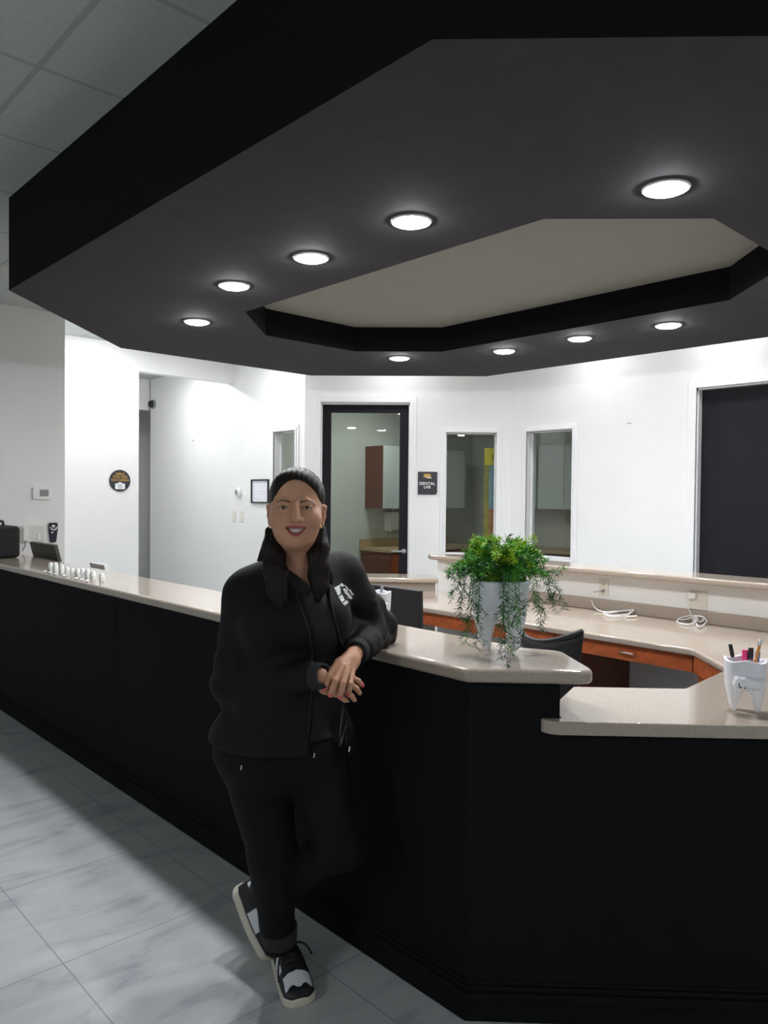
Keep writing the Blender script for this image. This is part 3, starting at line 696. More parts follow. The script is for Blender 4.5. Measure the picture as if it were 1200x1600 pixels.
# ------------------------------------------------------------------ outlets and cables on the ledge wall
P = hit(944, 918, 0, KX)
t = plate('wall_outlet', 'cream outlet plate with one small plug, left on the ledge wall', 'outlet', f_x(P), 0.075, 0.122, CREAM)
obj('socket', MB().box(-0.017, 0.017, 0.008, 0.04, 0.0071, 0.009), CREAM, t, bevel=0.002)
obj('socket', MB().box(-0.017, 0.017, -0.04, -0.008, 0.0071, 0.009), CREAM, t, bevel=0.002)
for x in (-0.008, 0.005): obj('slot', MB().box(x, x+0.003, 0.018, 0.030, 0.0091, 0.0096), INK, t)
t2 = thing('plug_adapter', 'small dark plug with a bent lead in the left cream outlet', 'plug', f_x(P))
obj('plug', MB().lathe([(0.010, 0.0098), (0.010, 0.03), (0.006, 0.036)], 14, (0, -0.024, 0)), GREYP, t2, smooth=True)
obj('lead', MB().tube([(0, -0.024, 0.036), (-0.02, -0.026, 0.05), (-0.05, -0.034, 0.06)], 0.003, 6), GREYP, t2)
P2 = hit(1091, 938, 0, KX)
t = plate('wall_outlet', 'wide cream four socket outlet plate at the right on the ledge wall', 'outlet', f_x(P2), 0.118, 0.122, CREAM)
for x in (-0.027, 0.027):
    for y in (-0.024, 0.024):
        obj('socket', MB().box(x-0.017, x+0.017, y-0.016, y+0.016, 0.0071, 0.009).box(x-0.008, x-0.005, y-0.006, y+0.006, 0.0091, 0.0094).box(x+0.005, x+0.008, y-0.006, y+0.006, 0.0091, 0.0094), CREAM, t, bevel=0.001)
CABLE = mat('white_cable', (0.80, 0.80, 0.82), 0.4)
t = thing('charger_cable', 'white charger and cable looping from the right outlet onto the desk', 'cable', f_x(P2))
obj('plug', MB().box(-0.055, -0.005, 0.010, 0.050, 0.0098, 0.042), WHITEP, t, bevel=0.006)
def cpts(px):
    out = []
    for x, y, dz in px:
        p = hit(x, y, 2, ZD1+0.0085+dz)
        out.append(p if p[0] < KX-0.034 else hit(x, y, 0, KX-0.034))
    return out
def wl(M, P): return [M.inverted() @ Vector(map(float, p)) for p in P]
Mx = f_x(P2)
loop = [Vector((-0.045, 0.03, 0.042)), Vector((-0.062, 0.02, 0.05)), Vector((-0.06, -0.02, 0.045)), Vector((-0.035, -0.09, 0.03)), Vector((-0.012, -0.15, 0.03))]
base_ = P2[2]
tab = wl(Mx, cpts([(1086, 961, .012), (1092, 972, 0.002), (1101, 966, .003), (1094, 962, .002), (1078, 962, .0), (1062, 966, .0), (1058, 971, .0), (1066, 975, .0), (1080, 975, .003), (1090, 968, .006), (1085, 963, .006), (1088, 974, .0), (1092, 980, .0), (1100, 976, .0), (1104, 969, .0), (1092, 963, .004), (1070, 968, .004), (1060, 968, .003)]))
def smooth_pts(p, n=6):
    p = [Vector(q) for q in p]; out = []
    for i in range(len(p)-1):
        a, b, c, d = p[max(i-1, 0)], p[i], p[i+1], p[min(i+2, len(p)-1)]
        for k in range(n):
            u = k/n; out.append(0.5*((2*b)+(c-a)*u+(2*a-5*b+4*c-d)*u*u+(3*b-a-3*c+d)*u**3))
    return out+[p[-1]]
obj('cable', MB().tube(smooth_pts(loop+tab), 0.004, 8), CABLE, t, smooth=True)
M1 = Matrix.Translation(Vector(map(float, hit(960, 958, 2, ZD1))))
t = thing('coiled_cable', 'flat coil of white cable lying on the desk below the left outlet', 'cable', M1)
cp = [(924, 937, .06), (928, 947, .02), (936, 954, .002), (950, 956, .003), (975, 954, .004), (988, 953, .006), (984, 958, .003), (960, 962, .0), (948, 960, .0), (944, 957, .004), (965, 955, .008), (985, 955, .006), (978, 962, .0), (955, 963, .004), (946, 959, .008), (970, 955, .01), (990, 953, .01), (982, 960, .004)]
obj('cable', MB().tube(smooth_pts(wl(M1, cpts(cp))), 0.004, 8), CABLE, t, smooth=True)
c_ = wl(M1, cpts([(978, 964, .0), (995, 963, .0)]))
obj('connector', MB().tube(c_, 0.008, 8), CREAM, t)

# ------------------------------------------------------------------ monitors, chair, bag
def monitor(lab, P, wid, hgt, rot, tilt, m):
    t = thing('monitor', lab, 'monitor', rotz((P[0], P[1], ZD1), rot))
    zc = P[2]-ZD1
    a = Matrix.Translation((0, 0, zc)) @ Matrix.Rotation(tilt, 4, 'X')
    s = obj('screen_back', MB().box(-wid/2, wid/2, 0, 0.028, -hgt/2, hgt/2), m, t, bevel=0.005); s.matrix_local = a
    q = obj('lower_bezel', MB().box(-wid/2, wid/2, -0.004, -0.0005, -hgt/2, -hgt/2+0.012+hgt*0.12), m, t); q.matrix_local = a
    q = obj('screen', MB().box(-wid/2+0.01, wid/2-0.01, 0.0285, 0.030, -hgt/2+0.02, hgt/2-0.01), INK, t); q.matrix_local = a
    obj('stand', MB().box(-0.03, 0.03, 0.03, 0.05, 0.01, zc), BLKP, t)
    obj('foot', MB().box(-0.11, 0.11, -0.02, 0.14, 0, 0.012), BLKP, t, bevel=0.004)
MONB = mat('monitor_plastic', (0.018, 0.018, 0.021), 0.5)
a_, b_ = hit(575, 914, 0, 2.50), hit(656, 923, 0, 2.50)
monitor('black monitor back standing behind the counter just right of the leaning woman', (2.50, (b_[1]+0.56/2), b_[2]-0.165), 0.56, 0.33, -PI/2, 0.03, MONB)
a_, b_ = hit(53, 848, 0, 2.14), hit(92, 851, 0, 2.14)
monitor('dark grey monitor behind the far left end of the counter under the remote', (2.14, (a_[1]+b_[1])/2, b_[2]-0.15), abs(a_[1]-b_[1]), 0.30, -PI/2, 0.25, mat('dark_grey_monitor', (0.055, 0.058, 0.055), 0.5))
a_, b_ = hit(145, 879, 0, 2.2), hit(168, 882, 0, 2.2)
monitor('pale grey monitor edge peeking over the counter beside the white teeth row', (2.2, (a_[1]+b_[1])/2, b_[2]-0.13), abs(a_[1]-b_[1]), 0.26, -PI/2, 0.2, mat('silver_plastic', (0.82, 0.83, 0.83), 0.45))
# toiletry-like black case on the counter, cut by the left edge of the picture
Pb = hit(12, 869, 2, ZU1)
t = thing('black_case', 'black padded case with a top handle at the far left counter end', 'case', rotz((1.87, 6.38, ZU1+0.001), 0.0))
obj('body', MB().prism(rpoly([(-0.10, -0.17), (0.10, -0.17), (0.10, 0.17), (-0.10, 0.17)], 0.05), 0, 0.245), BLKF, t, bevel=0.03, segs=4)
obj('handle', MB().tube(smooth_pts([(0, -0.06, 0.238), (0, -0.055, 0.275), (0, 0.055, 0.275), (0, 0.06, 0.238)]), 0.011, 8), BLKP, t, smooth=True)
obj('zip', MB().tube([(-0.101, -0.14, 0.18), (-0.102, 0.14, 0.18)], 0.003, 6), GREYP, t)
# office chair
t = thing('office_chair', 'black office chair whose curved back shows behind the tooth planter', 'chair', rotz((3.44, 2.23, 0), -PI/2-0.25))
bk_ = MB(); n1, n2 = 14, 8; vs = []
for lay in (0, 1):
    for i in range(n1+1):
        u = -1+2*i/n1
        for j in range(n2+1):
            v = j/n2; top = 0.83+0.065*u*u+0.02*u
            z = 0.52+(top-0.52)*v
            vs.append((0.245*u*(0.62+0.38*v), -0.20-0.04*v+0.075*u*u+lay*0.022, z))
q = (n1+1)*(n2+1); fs = []
for i in range(n1):
    for j in range(n2):
        k = i*(n2+1)+j; fs += [(k, k+n2+1, k+n2+2, k+1), (q+k+1, q+k+n2+2, q+k+n2+1, q+k)]
for i in range(n1):
    for j in (0, n2):
        k = i*(n2+1)+j; fs.append((k, q+k, q+k+n2+1, k+n2+1) if j == 0 else (k, k+n2+1, q+k+n2+1, q+k))
for j in range(n2):
    for i in (0, n1):
        k = i*(n2+1)+j; fs.append((k, k+1, q+k+1, q+k) if i == 0 else (k, q+k, q+k+1, k+1))
obj('backrest', bk_.add(vs, fs), BLKF, t, smooth=True)
rim = [(0.245*u, -0.24+0.075*u*u+0.011, 0.83+0.065*u*u+0.02*u) for u in [-1+2*i/20 for i in range(21)]]
obj('backrest_rim', MB().tube(rim, 0.014, 8), BLKP, t, smooth=True)
obj('seat', MB().prism(rpoly([(-0.24, -0.22), (0.24, -0.22), (0.25, 0.24), (-0.25, 0.24)], 0.08), 0.44, 0.51), BLKF, t, bevel=0.02)
obj('back_support', MB().tube([(0, -0.05, 0.43), (0, -0.24, 0.44), (0, -0.25, 0.60)], 0.02, 8), BLKP, t, smooth=True)
obj('gas_lift', MB().tube([(0, 0, 0.09), (0, 0, 0.44)], 0.025, 10), CHROME, t)
for k in range(5):
    a = 2*PI*k/5; obj('base_leg', MB().tube([(0, 0, 0.10), (0.28*math.cos(a), 0.28*math.sin(a), 0.07)], [0.024, 0.016], 8), BLKP, t)
    obj('caster', MB().ball((0.28*math.cos(a), 0.28*math.sin(a), 0.031), (0.03, 0.03, 0.03), 10), BLKP, t)

# ------------------------------------------------------------------ tooth shaped ceramics
def tooth_pot(t, name, m, wt, wm, hgt, crotch, gap, wall, h, mask=None, deep=0.5, dents=0.004, dep=0.85):
    """hollow molar: a crown flaring to the rim, arched away below into four tapering roots"""
    f = Field((-wt*.62, -wt*.62, -0.006), (wt*.62, wt*.62, hgt+0.012), h)
    X, Y, Z = f.grid()
    v = np.clip(Z/hgt, 0, 1)
    rx = wm/2+(wt-wm)/2*np.clip((v-0.25)/0.75, 0, 1)-wm*0.07*np.clip(1-v/0.45, 0, 1)
    rx = rx*(0.80+0.20*np.sqrt(np.clip(Z/(0.10*hgt), 0, 1)))
    ry = rx*dep
    kx = (np.abs(X)/rx)**2.8+(np.abs(Y)/ry)**2.8
    D = (kx**(1/2.8)-1)*np.minimum(rx, ry)
    body = np.maximum(D, np.maximum(0.001-Z, Z-hgt-dents*np.cos(np.arctan2(Y, X)*4)))
    zz = np.clip(Z, 0, None)/crotch
    for U, g_ in ((X, gap), (Y, gap*dep)):
        q = np.sqrt((U/g_)**2+zz**2); body = smax(body, (1-q)*g_*0.8, 0.012)
    f.F[:] = body.astype(np.float32)
    if mask: mask(f)
    cav = np.maximum((kx**(1/2.8)-1)*np.minimum(rx, ry)+wall, hgt*deep-Z)
    f.F[:] = smax(f.F, -cav.astype(np.float32), 0.004)
    P_, Q_ = f.build(); return obj(name, np_mesh(name, P_, Q_), m, t)
va = PI/2+math.atan2(CF[1], CF[0])-PI      # local -Y looks at the photographer
def face_to(P, extra=0.0):
    a = math.atan2(P[1], P[0]); return rotz(P, a-PI/2+extra)
# pencil cup at the right
PC = hit(1163, 1112, 2, ZL1+0.001); PC[2] = ZL1+0.002
t = thing('tooth_cup', 'white tooth shaped pencil cup holding five pens on the lower counter', 'pen cup', face_to(PC, 0.10))
def yfront(x, z): return -0.0475*(1-abs(x/0.06)**2.8)**(1/2.8) if abs(x) < 0.058 else -0.015
def msk(f):
    # a raised pocket fold across the front of the crown
    pts = [(x, yfront(x, z)-0.002, z) for x, z in ((-0.026, 0.078), (-0.030, 0.092), (-0.024, 0.106), (-0.005, 0.108), (0.015, 0.105), (0.035, 0.105), (0.050, 0.108))]
    f.chain(pts, [0.003, 0.005, 0.008, 0.009, 0.009, 0.009, 0.007], 0.006)
    f.chain([(x, yfront(x, 0.09)-0.000, 0.088) for x in (-0.02, 0.0, 0.02, 0.04)], [0.006]*4, 0.01)
tooth_pot(t, 'cup', CERAM, 0.122, 0.112, 0.162, 0.070, 0.024, 0.008, 0.0022, msk, 0.5, dep=0.82)
dts = MB()
for k, r_ in enumerate((0.0024, 0.0024, 0.0013, 0.0013, 0.0013)):
    xd = -0.016+k*0.0115; dts.ball((xd, yfront(xd, 0.085)-0.0078, 0.0845-0.0006*k), (r_, 0.002, r_), 8)
obj('painted_dots', dts, INK, t)
edge = [(-0.0205, -0.0548, 0.098), (-0.0215, -0.0545, 0.090), (-0.0185, -0.0545, 0.083)]
obj('pocket_outline', MB().tube(smooth_pts(edge), 0.0012, 6), INK, t)
MC = t.matrix_world.copy()
def pen(name, lab, cat, xy, top, z0, parts):
    a = Vector((xy[0], xy[1], z0)); b = Vector(top); q = thing(name, lab, cat, MC @ Matrix.Translation(a)); d = b-a
    for nm, u0, u1, r0, r1, m in parts: obj(nm, MB().tube([d*u0, d*u1], [r0, r1], 10), m, q, smooth=False)
    return q
CW_ = mat('clear_pen_barrel', (0.60, 0.66, 0.70), 0.2)
pen('pen', 'pen with a black cap leaning left in the tooth cup', 'pen', (-0.020, 0.0), (-0.043, 0.004, 0.205), 0.084, [('barrel', 0, 0.66, 0.0045, 0.0045, CW_), ('cap', 0.661, 0.985, 0.0055, 0.005, BLKP), ('clip', 0.70, 0.98, 0.0065, 0.0057, BLKP)])
pen('highlighter', 'bright pink capped highlighter standing in the tooth cup', 'highlighter', (0.000, 0.008), (0.000, 0.012, 0.187), 0.084, [('barrel', 0, 0.7, 0.008, 0.008, mat('pink_plastic', (0.85, 0.05, 0.22), 0.35)), ('cap', 0.701, 1, 0.009, 0.0085, MATS['pink_plastic'])])
pen('marker', 'thick black marker standing in the tooth cup behind the pencil', 'marker', (0.012, 0.002), (0.016, 0.006, 0.196), 0.084, [('barrel', 0, 0.7, 0.007, 0.007, GREYP), ('cap', 0.701, 1, 0.008, 0.0075, BLKP)])
pen('pencil', 'yellow orange pencil with a white eraser end leaning right in tooth cup', 'pencil', (0.012, -0.016), (0.042, -0.004, 0.227), 0.084, [('shaft', 0, 0.86, 0.0048, 0.0048, mat('pencil_yellow', (0.62, 0.25, 0.05), 0.45)), ('ferrule', 0.861, 0.93, 0.0052, 0.0052, CHROME), ('eraser', 0.931, 1.0, 0.005, 0.005, WHITEP)])
pen('marker', 'blue capped marker standing at the right inside the tooth cup', 'marker', (0.026, 0.010), (0.036, 0.014, 0.184), 0.084, [('barrel', 0, 0.7, 0.006, 0.006, WHITEP), ('cap', 0.701, 1, 0.0075, 0.007, mat('blue_plastic', (0.02, 0.10, 0.45), 0.35))])
# second tooth cup behind her arm
PD = np.array([2.0, 2.28, ZU1+0.002]); r_ = hit(590, 979, 2, ZU1); PD[:2] = r_[:2]
t = thing('tooth_cup', 'white tooth shaped cup half hidden behind the woman\'s elbow', 'pen cup', face_to(PD, -0.3) @ Matrix.Scale(0.83, 4))
tooth_pot(t, 'cup', CERAM, 0.122, 0.112, 0.162, 0.070, 0.024, 0.008, 0.003, msk, 0.5, dep=0.82)
MC = t.matrix_world.copy()
pen('pen', 'dark pen end standing in the tooth cup behind the elbow', 'pen', (0.01, 0.0), (0.02, 0.0, 0.185), 0.084, [('barrel', 0, 0.7, 0.005, 0.005, BLKP), ('cap', 0.701, 1, 0.0075, 0.007, GREYP)])
# row of tooth figures on the counter edge
TW = mat('white_tooth_plaster', (0.78, 0.80, 0.79), 0.5, var=0.03, scale=30)
def tooth_mesh():
    f = Field((-0.03, -0.03, -0.003), (0.03, 0.03, 0.066), 0.0025)
    f.ell((0, 0, 0.043), (0.0185, 0.016, 0.02), 0.01).ell((0.007, 0, 0.055), (0.009, 0.012, 0.008), 0.006).ell((-0.007, 0, 0.055), (0.009, 0.012, 0.008), 0.006)
    for sx in (-1, 1):
        for sy in (-1, 1): f.cone((sx*0.009, sy*0.007, 0.035), (sx*0.011, sy*0.007, 0.005), 0.009, 0.005, 0.007)
    P_, Q_ = f.build(); return np_mesh('tooth_figure', P_, Q_)
tm = tooth_mesh(); tm.materials.append(TW)
px_row = [(79, 902), (86.5, 903), (96, 904.5), (105, 905.5), (113, 906.5), (121, 907.5), (129, 908.5), (136.5, 910), (145, 911.5), (155, 911)]
lbs = ['leftmost of the row', 'second from the left', 'third from the left', 'fourth from the left', 'fifth from the left', 'fifth from the right', 'fourth from the right', 'third from the right', 'second from the right', 'rightmost and set slightly back']
for i, (x, y) in enumerate(px_row):
    p = hit(x, y, 0, 1.755); o = bpy.data.objects.new('tooth_figure', tm); C.objects.link(o)
    o.location = (1.755+(0.015 if i == 9 else 0), p[1], ZU1+0.001); o.rotation_euler = (0, 0, PI/2+rng.uniform(-0.4, 0.4)); s = 0.88+0.06*math.sin(i*1.7); o.scale = (s, s, 0.90+0.13*math.sin(i*1.1+0.5))
    tag(o, 'small white tooth figure on the black counter, '+lbs[i], 'figurine', 'white tooth figures in a row on the counter')
cmsh = MB().ball((0, 0, 0.006), (0.02, 0.011, 0.006), 12).ball((0.017, 0, 0.009), (0.008, 0.010, 0.006), 10)
cm_ = cmsh.mesh('tooth_charm'); cm_.materials.append(TW); cm_.polygons.foreach_set('use_smooth', [True]*len(cm_.polygons))
for i, (x, y) in enumerate([(69, 901.5), (77, 900), (86, 902), (99, 904), (118, 908.5), (126, 909.5), (135, 911.5)]):
    p = hit(x, y, 0, 1.71); o = bpy.data.objects.new('tooth_charm', cm_); C.objects.link(o)
    o.location = (1.712, p[1], ZU1+0.0005); o.rotation_euler = (0, 0, rng.uniform(-0.5, 0.5)); o.scale = (0.6, 1.3, 1)
    tag(o, 'small flat white charm lying in front of the tooth figures, '+['leftmost of all', 'second from left', 'third from left', 'fourth from left', 'third from right', 'second from right', 'rightmost of all'][i], 'figurine', 'flat white charms before the tooth figures')

# ------------------------------------------------------------------ tooth planter with fern
PP = hit(783, 1022, 2, ZU1); PP[2] = ZU1+0.002
PP[:2] += CF[:2]*0.045
plant = thing('potted_fern', 'green trailing fern in a big white tooth shaped planter on the counter', 'potted plant', face_to(PP, 0.18))
tooth_pot(plant, 'planter', PLANTER, 0.190, 0.160, 0.232, 0.120, 0.034, 0.010, 0.0032, None, 0.6, dents=0.0, dep=0.75)
MOSS = mat('moss_green', (0.13, 0.23, 0.015), 0.9, var=0.5, scale=60, bump=0.6)
f = Field((-0.11, -0.1, 0.17), (0.11, 0.1, 0.30), 0.004)
for k in range(26):
    a = rng.uniform(0, 2*PI); r_ = math.sqrt(rng.uniform(0, 1))
    f.ell((0.072*r_*math.cos(a), 0.052*r_*math.sin(a), 0.232+rng.uniform(0, 0.03)), (rng.uniform(.018, .028),)*3, 0.008)
X, Y, Z = f.grid(); f.F += (0.003*np.sin(X*420)*np.sin(Y*390)*np.sin(Z*410)).astype(np.float32)
P_, Q_ = f.build(); obj('moss', np_mesh('moss', P_, Q_), MOSS, plant)
def _leaf():
    m, N, L, B = nt('fern_green')
    a = N.new('ShaderNodeAttribute'); a.attribute_name = 'pigment'; L.new(a.outputs['Color'], B.inputs['Base Color'])
    B.inputs['Roughness'].default_value = 0.45; B.inputs['Specular IOR Level'].default_value = 0.4; return m
LEAF = _leaf()
class Sprigs:
    def __init__(s): s.v = []; s.f = []; s.c = []
    def stem(s, pts, col, nl=16, ll=0.020, start=0.25, wid=0.0016):
        pts = smooth_pts(pts, 5); n = len(pts)
        mb = MB().tube(pts, [0.0013*(1-0.6*i/n) for i in range(n)], 5)
        b = len(s.v); s.v += mb.v; s.f += [tuple(i+b for i in f) for f in mb.f]; s.c += [tuple(x*0.7 for x in col)]*len(mb.v)
        for k in range(nl):
            u = start+(1-start)*k/nl; i = min(int(u*(n-1)), n-2); p = pts[i].lerp(pts[i+1], u*(n-1)-i); t = (pts[i+1]-pts[i]).normalized()
            for q in range(2):
                rnd = Vector(rng.normal(size=3)); sd = (rnd-t*rnd.dot(t)).normalized()
                d = (t*0.65+sd).normalized(); l = ll*rng.uniform(0.7, 1.2)
                n_ = d.cross(Vector(rng.normal(size=3))).normalized(); e = d.cross(n_).normalized()*0.0006; w_ = n_*wid
                m1 = p+d*l*0.4; b = len(s.v)
                s.v += [tuple(p), tuple(m1+w_), tuple(p+d*l), tuple(m1-w_), tuple(m1+e), tuple(m1-e)]
                s.f += [(b, b+1, b+4), (b+1, b+2, b+4), (b+2, b+3, b+4), (b+3, b, b+4), (b+1, b, b+5), (b+2, b+1, b+5), (b+3, b+2, b+5), (b, b+3, b+5)]
                c = tuple(x*rng.uniform(0.75, 1.25) for x in col); s.c += [c]*6
    def build(s, name):
        me = bpy.data.meshes.new(name); me.from_pydata([tuple(x) for x in s.v], [], s.f); me.update()
        ca = me.color_attributes.new('pigment', 'FLOAT_COLOR', 'POINT')
        ca.data.foreach_set('color', np.concatenate([np.array(s.c), np.ones((len(s.c), 1))], 1).astype(np.float32).ravel())
        return obj(name, me, LEAF, plant)
G1, G2_, G3 = (0.075, 0.31, 0.025), (0.30, 0.50, 0.02), (0.028, 0.125, 0.032)
sp = Sprigs()
for k in range(250):
    a = rng.uniform(0, 2*PI); el = rng.uniform(0.02, 1.0); ln_ = rng.uniform(0.085, 0.15)
    ca_, sa_ = math.cos(a), math.sin(a)
    b0 = Vector((0.055*rng.uniform(0, 1)*ca_, 0.042*rng.uniform(0, 1)*sa_, 0.245))
    out = 1.0-0.6*el
    p1 = b0+Vector((ca_*ln_*0.5*out, sa_*ln_*0.5*out, ln_*(0.25+0.50*el)))
    p2 = b0+Vector((ca_*ln_*1.0*out, sa_*ln_*1.0*out, ln_*(0.10+0.85*el)-0.012))
    col = G2_ if (el > 0.4 and rng.random() < 0.5) else (G1 if rng.random() < 0.7 else G3)
    sp.stem([b0, p1, p2], col, nl=22, ll=0.023, start=0.12, wid=0.0021)
sp.build('foliage')
# trailing sprigs: end points relative to the planter (x right, y away, z up)
tr = [(-0.075, -0.02, -0.115, -0.05, 0.03), (-0.07, -0.03, -0.105, -0.06, 0.075), (-0.06, -0.05, -0.088, -0.095, 0.025), (-0.085, 0.0, -0.155, 0.0, 0.18), (-0.08, 0.0, -0.135, -0.03, 0.11),
      (0.0, -0.06, -0.03, -0.20, 0.012), (0.01, -0.06, 0.005, -0.13, 0.02), (-0.01, -0.06, -0.005, -0.10, 0.08), (0.03, -0.06, 0.05, -0.10, 0.03), (0.02, -0.06, 0.035, -0.11, 0.10),
      (0.08, -0.01, 0.125, -0.05, 0.07), (0.085, 0.0, 0.205, -0.03, 0.14), (0.085, 0.01, 0.22, 0.02, 0.27), (0.08, -0.02, 0.165, -0.04, 0.17), (-0.08, 0.0, -0.16, 0.03, 0.25), (0.07, -0.04, 0.10, -0.09, 0.14)]
s_ = Sprigs(); s_.stem([Vector(p) for p in ((0.0, -0.04, 0.245), (-0.008, -0.105, 0.20), (-0.014, -0.165, 0.085), (-0.018, -0.222, 0.020), (-0.016, -0.25, -0.03))], G3, nl=44, ll=0.022, start=0.1, wid=0.0017)
s_.build('trailing_sprig')
for i, (x0, y0, x1, y1, z1) in enumerate(tr):
    s_ = Sprigs(); dz = 0.25-z1
    a = Vector((x0*0.6, y0*0.6, 0.245)); b = Vector((x0+(x1-x0)*0.45, y0+(y1-y0)*0.6, 0.245+0.012)); c = Vector((x0+(x1-x0)*0.85, y0+(y1-y0)*0.95, z1+dz*0.5)); d = Vector((x1, y1, z1))
    s_.stem([a, b, c, d], G3 if i % 3 else G1, nl=max(16, int(14+150*abs(dz))), ll=0.023, start=0.1, wid=0.0017)
    # side shoots
    for q in range(3):
        u = 0.35+0.2*q; m_ = b.lerp(d, u); s_.stem([m_, m_+Vector((rng.uniform(-.02, .02), -0.012, -0.012)), m_+Vector((rng.uniform(-.04, .04), -0.018, -0.045))], G3, nl=7, ll=0.018, wid=0.0016)
    s_.build('trailing_sprig')
# ------------------------------------------------------------------ the woman leaning on the counter
hR = np.array([CR[0], CR[1], 0]); hR /= np.linalg.norm(hR); hF = np.array([-hR[1], hR[0], 0])
W0 = at(452, 1520, 2.40); W0[2] = 0
MW = frame(W0, hR, hF, (0, 0, 1))
woman = thing('person', 'smiling woman with long dark hair in black jacket and scrubs leaning on the counter', 'person', MW)
def lc(px, py, D):
    p = at(px, py, D)-W0; return np.array([p@hR, p@hF, p[2]])
def obn(name, f, m, col=None, parent=None):
    P, Q = f.build(); c = col(P) if col else None
    return obj(name, np_mesh(name, P, Q, c), m, parent or woman)
H0 = lc(463.0, 795, 2.235)                                   # centre of the head, between the ears
yaw_h = 0.06
def hd(u, v, w_):                                            # head coordinates -> person coordinates
    c, s = math.cos(yaw_h), math.sin(yaw_h)
    return H0+np.array([c*u-s*v, s*u+c*v, w_])
def to_head(P):
    q = np.asarray(P)-H0; c, s = math.cos(yaw_h), math.sin(yaw_h)
    return np.stack([c*q[..., 0]+s*q[..., 1], -s*q[..., 0]+c*q[..., 1], q[..., 2]], -1)
NECK = [lc(467, 845, 2.285), lc(470, 885, 2.34), lc(470, 925, 2.37)]
SHR, SHL = lc(392, 930, 2.36), lc(533, 902, 2.43)            # her right (left in the picture), her left
ELR, WRR = lc(368, 1066, 2.40), lc(500, 1056, 2.17)
ELL, WRL = lc(590, 982, 2.60), lc(553, 1022, 2.30)
CHEST, BELLY, PELV = lc(455, 965, 2.36), lc(450, 1065, 2.37), lc(438, 1160, 2.42)
BRR, BRL = lc(424, 975, 2.27), lc(500, 968, 2.29)
HPR, HPL = lc(402, 1195, 2.42), lc(492, 1195, 2.42)
KNR, KNL = lc(425, 1335, 2.40), lc(533, 1318, 2.36)
ANR, ANL = lc(437, 1468, 2.46), lc(398, 1405, 2.60)

def torso(f, g):
    f.ell(CHEST, (0.155+g, 0.105+g, 0.17+g), 0.05).ell(BELLY, (0.165+g, 0.125+g, 0.15+g), 0.05).ell(PELV, (0.205+g, 0.145+g, 0.135+g), 0.05)
    f.ell(BRR, (0.072+g, 0.066+g, 0.070+g), 0.05).ell(BRL, (0.072+g, 0.066+g, 0.070+g), 0.05)
    f.cone(SHR, SHL, 0.052+g, 0.052+g, 0.05)
    n1 = NECK[1]
    f.cone(n1, SHR+np.array([0.03, 0, 0.0]), 0.045+g, 0.045+g, 0.05).cone(n1, SHL-np.array([0.03, 0, 0.0]), 0.045+g, 0.045+g, 0.05)
    f.ell((NECK[2]+CHEST)/2+np.array([0, 0, 0.03]), (0.12+g, 0.075+g, 0.085+g), 0.05)
def arms(f, g, k=0.03):
    f.cone(SHR, ELR, 0.058+g, 0.048+g, k).cone(ELR, WRR, 0.046+g, 0.029+g, k)
    f.cone(SHL, ELL, 0.056+g, 0.046+g, k).cone(ELL, WRL, 0.045+g, 0.028+g, k)
def legs(f, g, k=0.04):
    f.cone(HPR, KNR, 0.098+g, 0.062+g, k).cone(KNR, ANR, 0.062+g, 0.040+g, k)
    f.cone(HPL, KNL, 0.098+g, 0.062+g, k).cone(KNL, ANL, 0.062+g, 0.040+g, k)
    f.ell(KNR+(ANR-KNR)*0.33+np.array([0, 0.02, 0]), (0.057+g, 0.06+g, 0.11+g), k)

# --- skin: body mesh = coarse figure under the clothes + fine head and neck + fine hands, one mesh
SKIN = attr_mat('skin', 0.5, 0.4, sss=0.0)
skin = np.array([0.55, 0.285, 0.18])
pieces = []
f = Field((-0.38, -0.40, 0.02), (0.48, 0.48, 1.38), 0.010)
torso(f, 0.0); arms(f, 0.0); legs(f, 0.0)
X, Y, Z = f.grid(); f.F[:] = np.maximum(f.F, ((W0[0]+X*hR[0]+Y*hF[0]-PF+0.035)*(Z < 0.95)-0.5*(Z >= 0.95)).astype(np.float32))
f.cone(NECK[0], NECK[1], 0.050, 0.054, 0.03)
f.F += 0.004
P, Q = f.build(); pieces.append((P, Q, np.tile(skin, (len(P), 1))))
# head and neck
hs = 0.0018
f = Field(H0+np.array([-0.105, -0.135, -0.30]), H0+np.array([0.105, 0.135, 0.135]), hs)
def hell(c, r, k=0.02, cut=False):
    cy, sy = math.cos(yaw_h), math.sin(yaw_h)
    f.ell(hd(*c), r, k, cut, rot=((cy, sy, 0), (-sy, cy, 0), (0, 0, 1)))
hell((0, 0.025, 0.033), (0.074, 0.094, 0.086)); hell((0, -0.018, -0.022), (0.0725, 0.073, 0.092), 0.03)
hell((-0.0025, -0.022, -0.068), (0.0465, 0.056, 0.041), 0.03); hell((0.002, -0.060, -0.090), (0.021, 0.017, 0.016), 0.025)
hell((0, -0.050, 0.060), (0.056, 0.036, 0.040), 0.03)
for s in (-1, 1):
    hell((s*0.046, -0.056, -0.030), (0.026, 0.024, 0.022), 0.03)          # smiling cheeks
    hell((s*0.033, -0.099, 0.004), (0.020, 0.017, 0.0125), 0.016, True)   # eye sockets
    f.chain([hd(s*0.012+.001, -0.083, 0.017), hd(s*0.033, -0.082, 0.0215), hd(s*0.053, -0.068, 0.016)], [0.004, 0.0046, 0.003], 0.014)
    f.chain([hd(s*0.075, 0.010, 0.008), hd(s*0.081, 0.016, 0.004), hd(s*0.080, 0.013, -0.022), hd(s*0.076, 0.004, -0.046)], [0.007, 0.0075, 0.006, 0.0065], 0.007)
hell((0.003, -0.093, -0.002), (0.0085, 0.014, 0.022), 0.012)
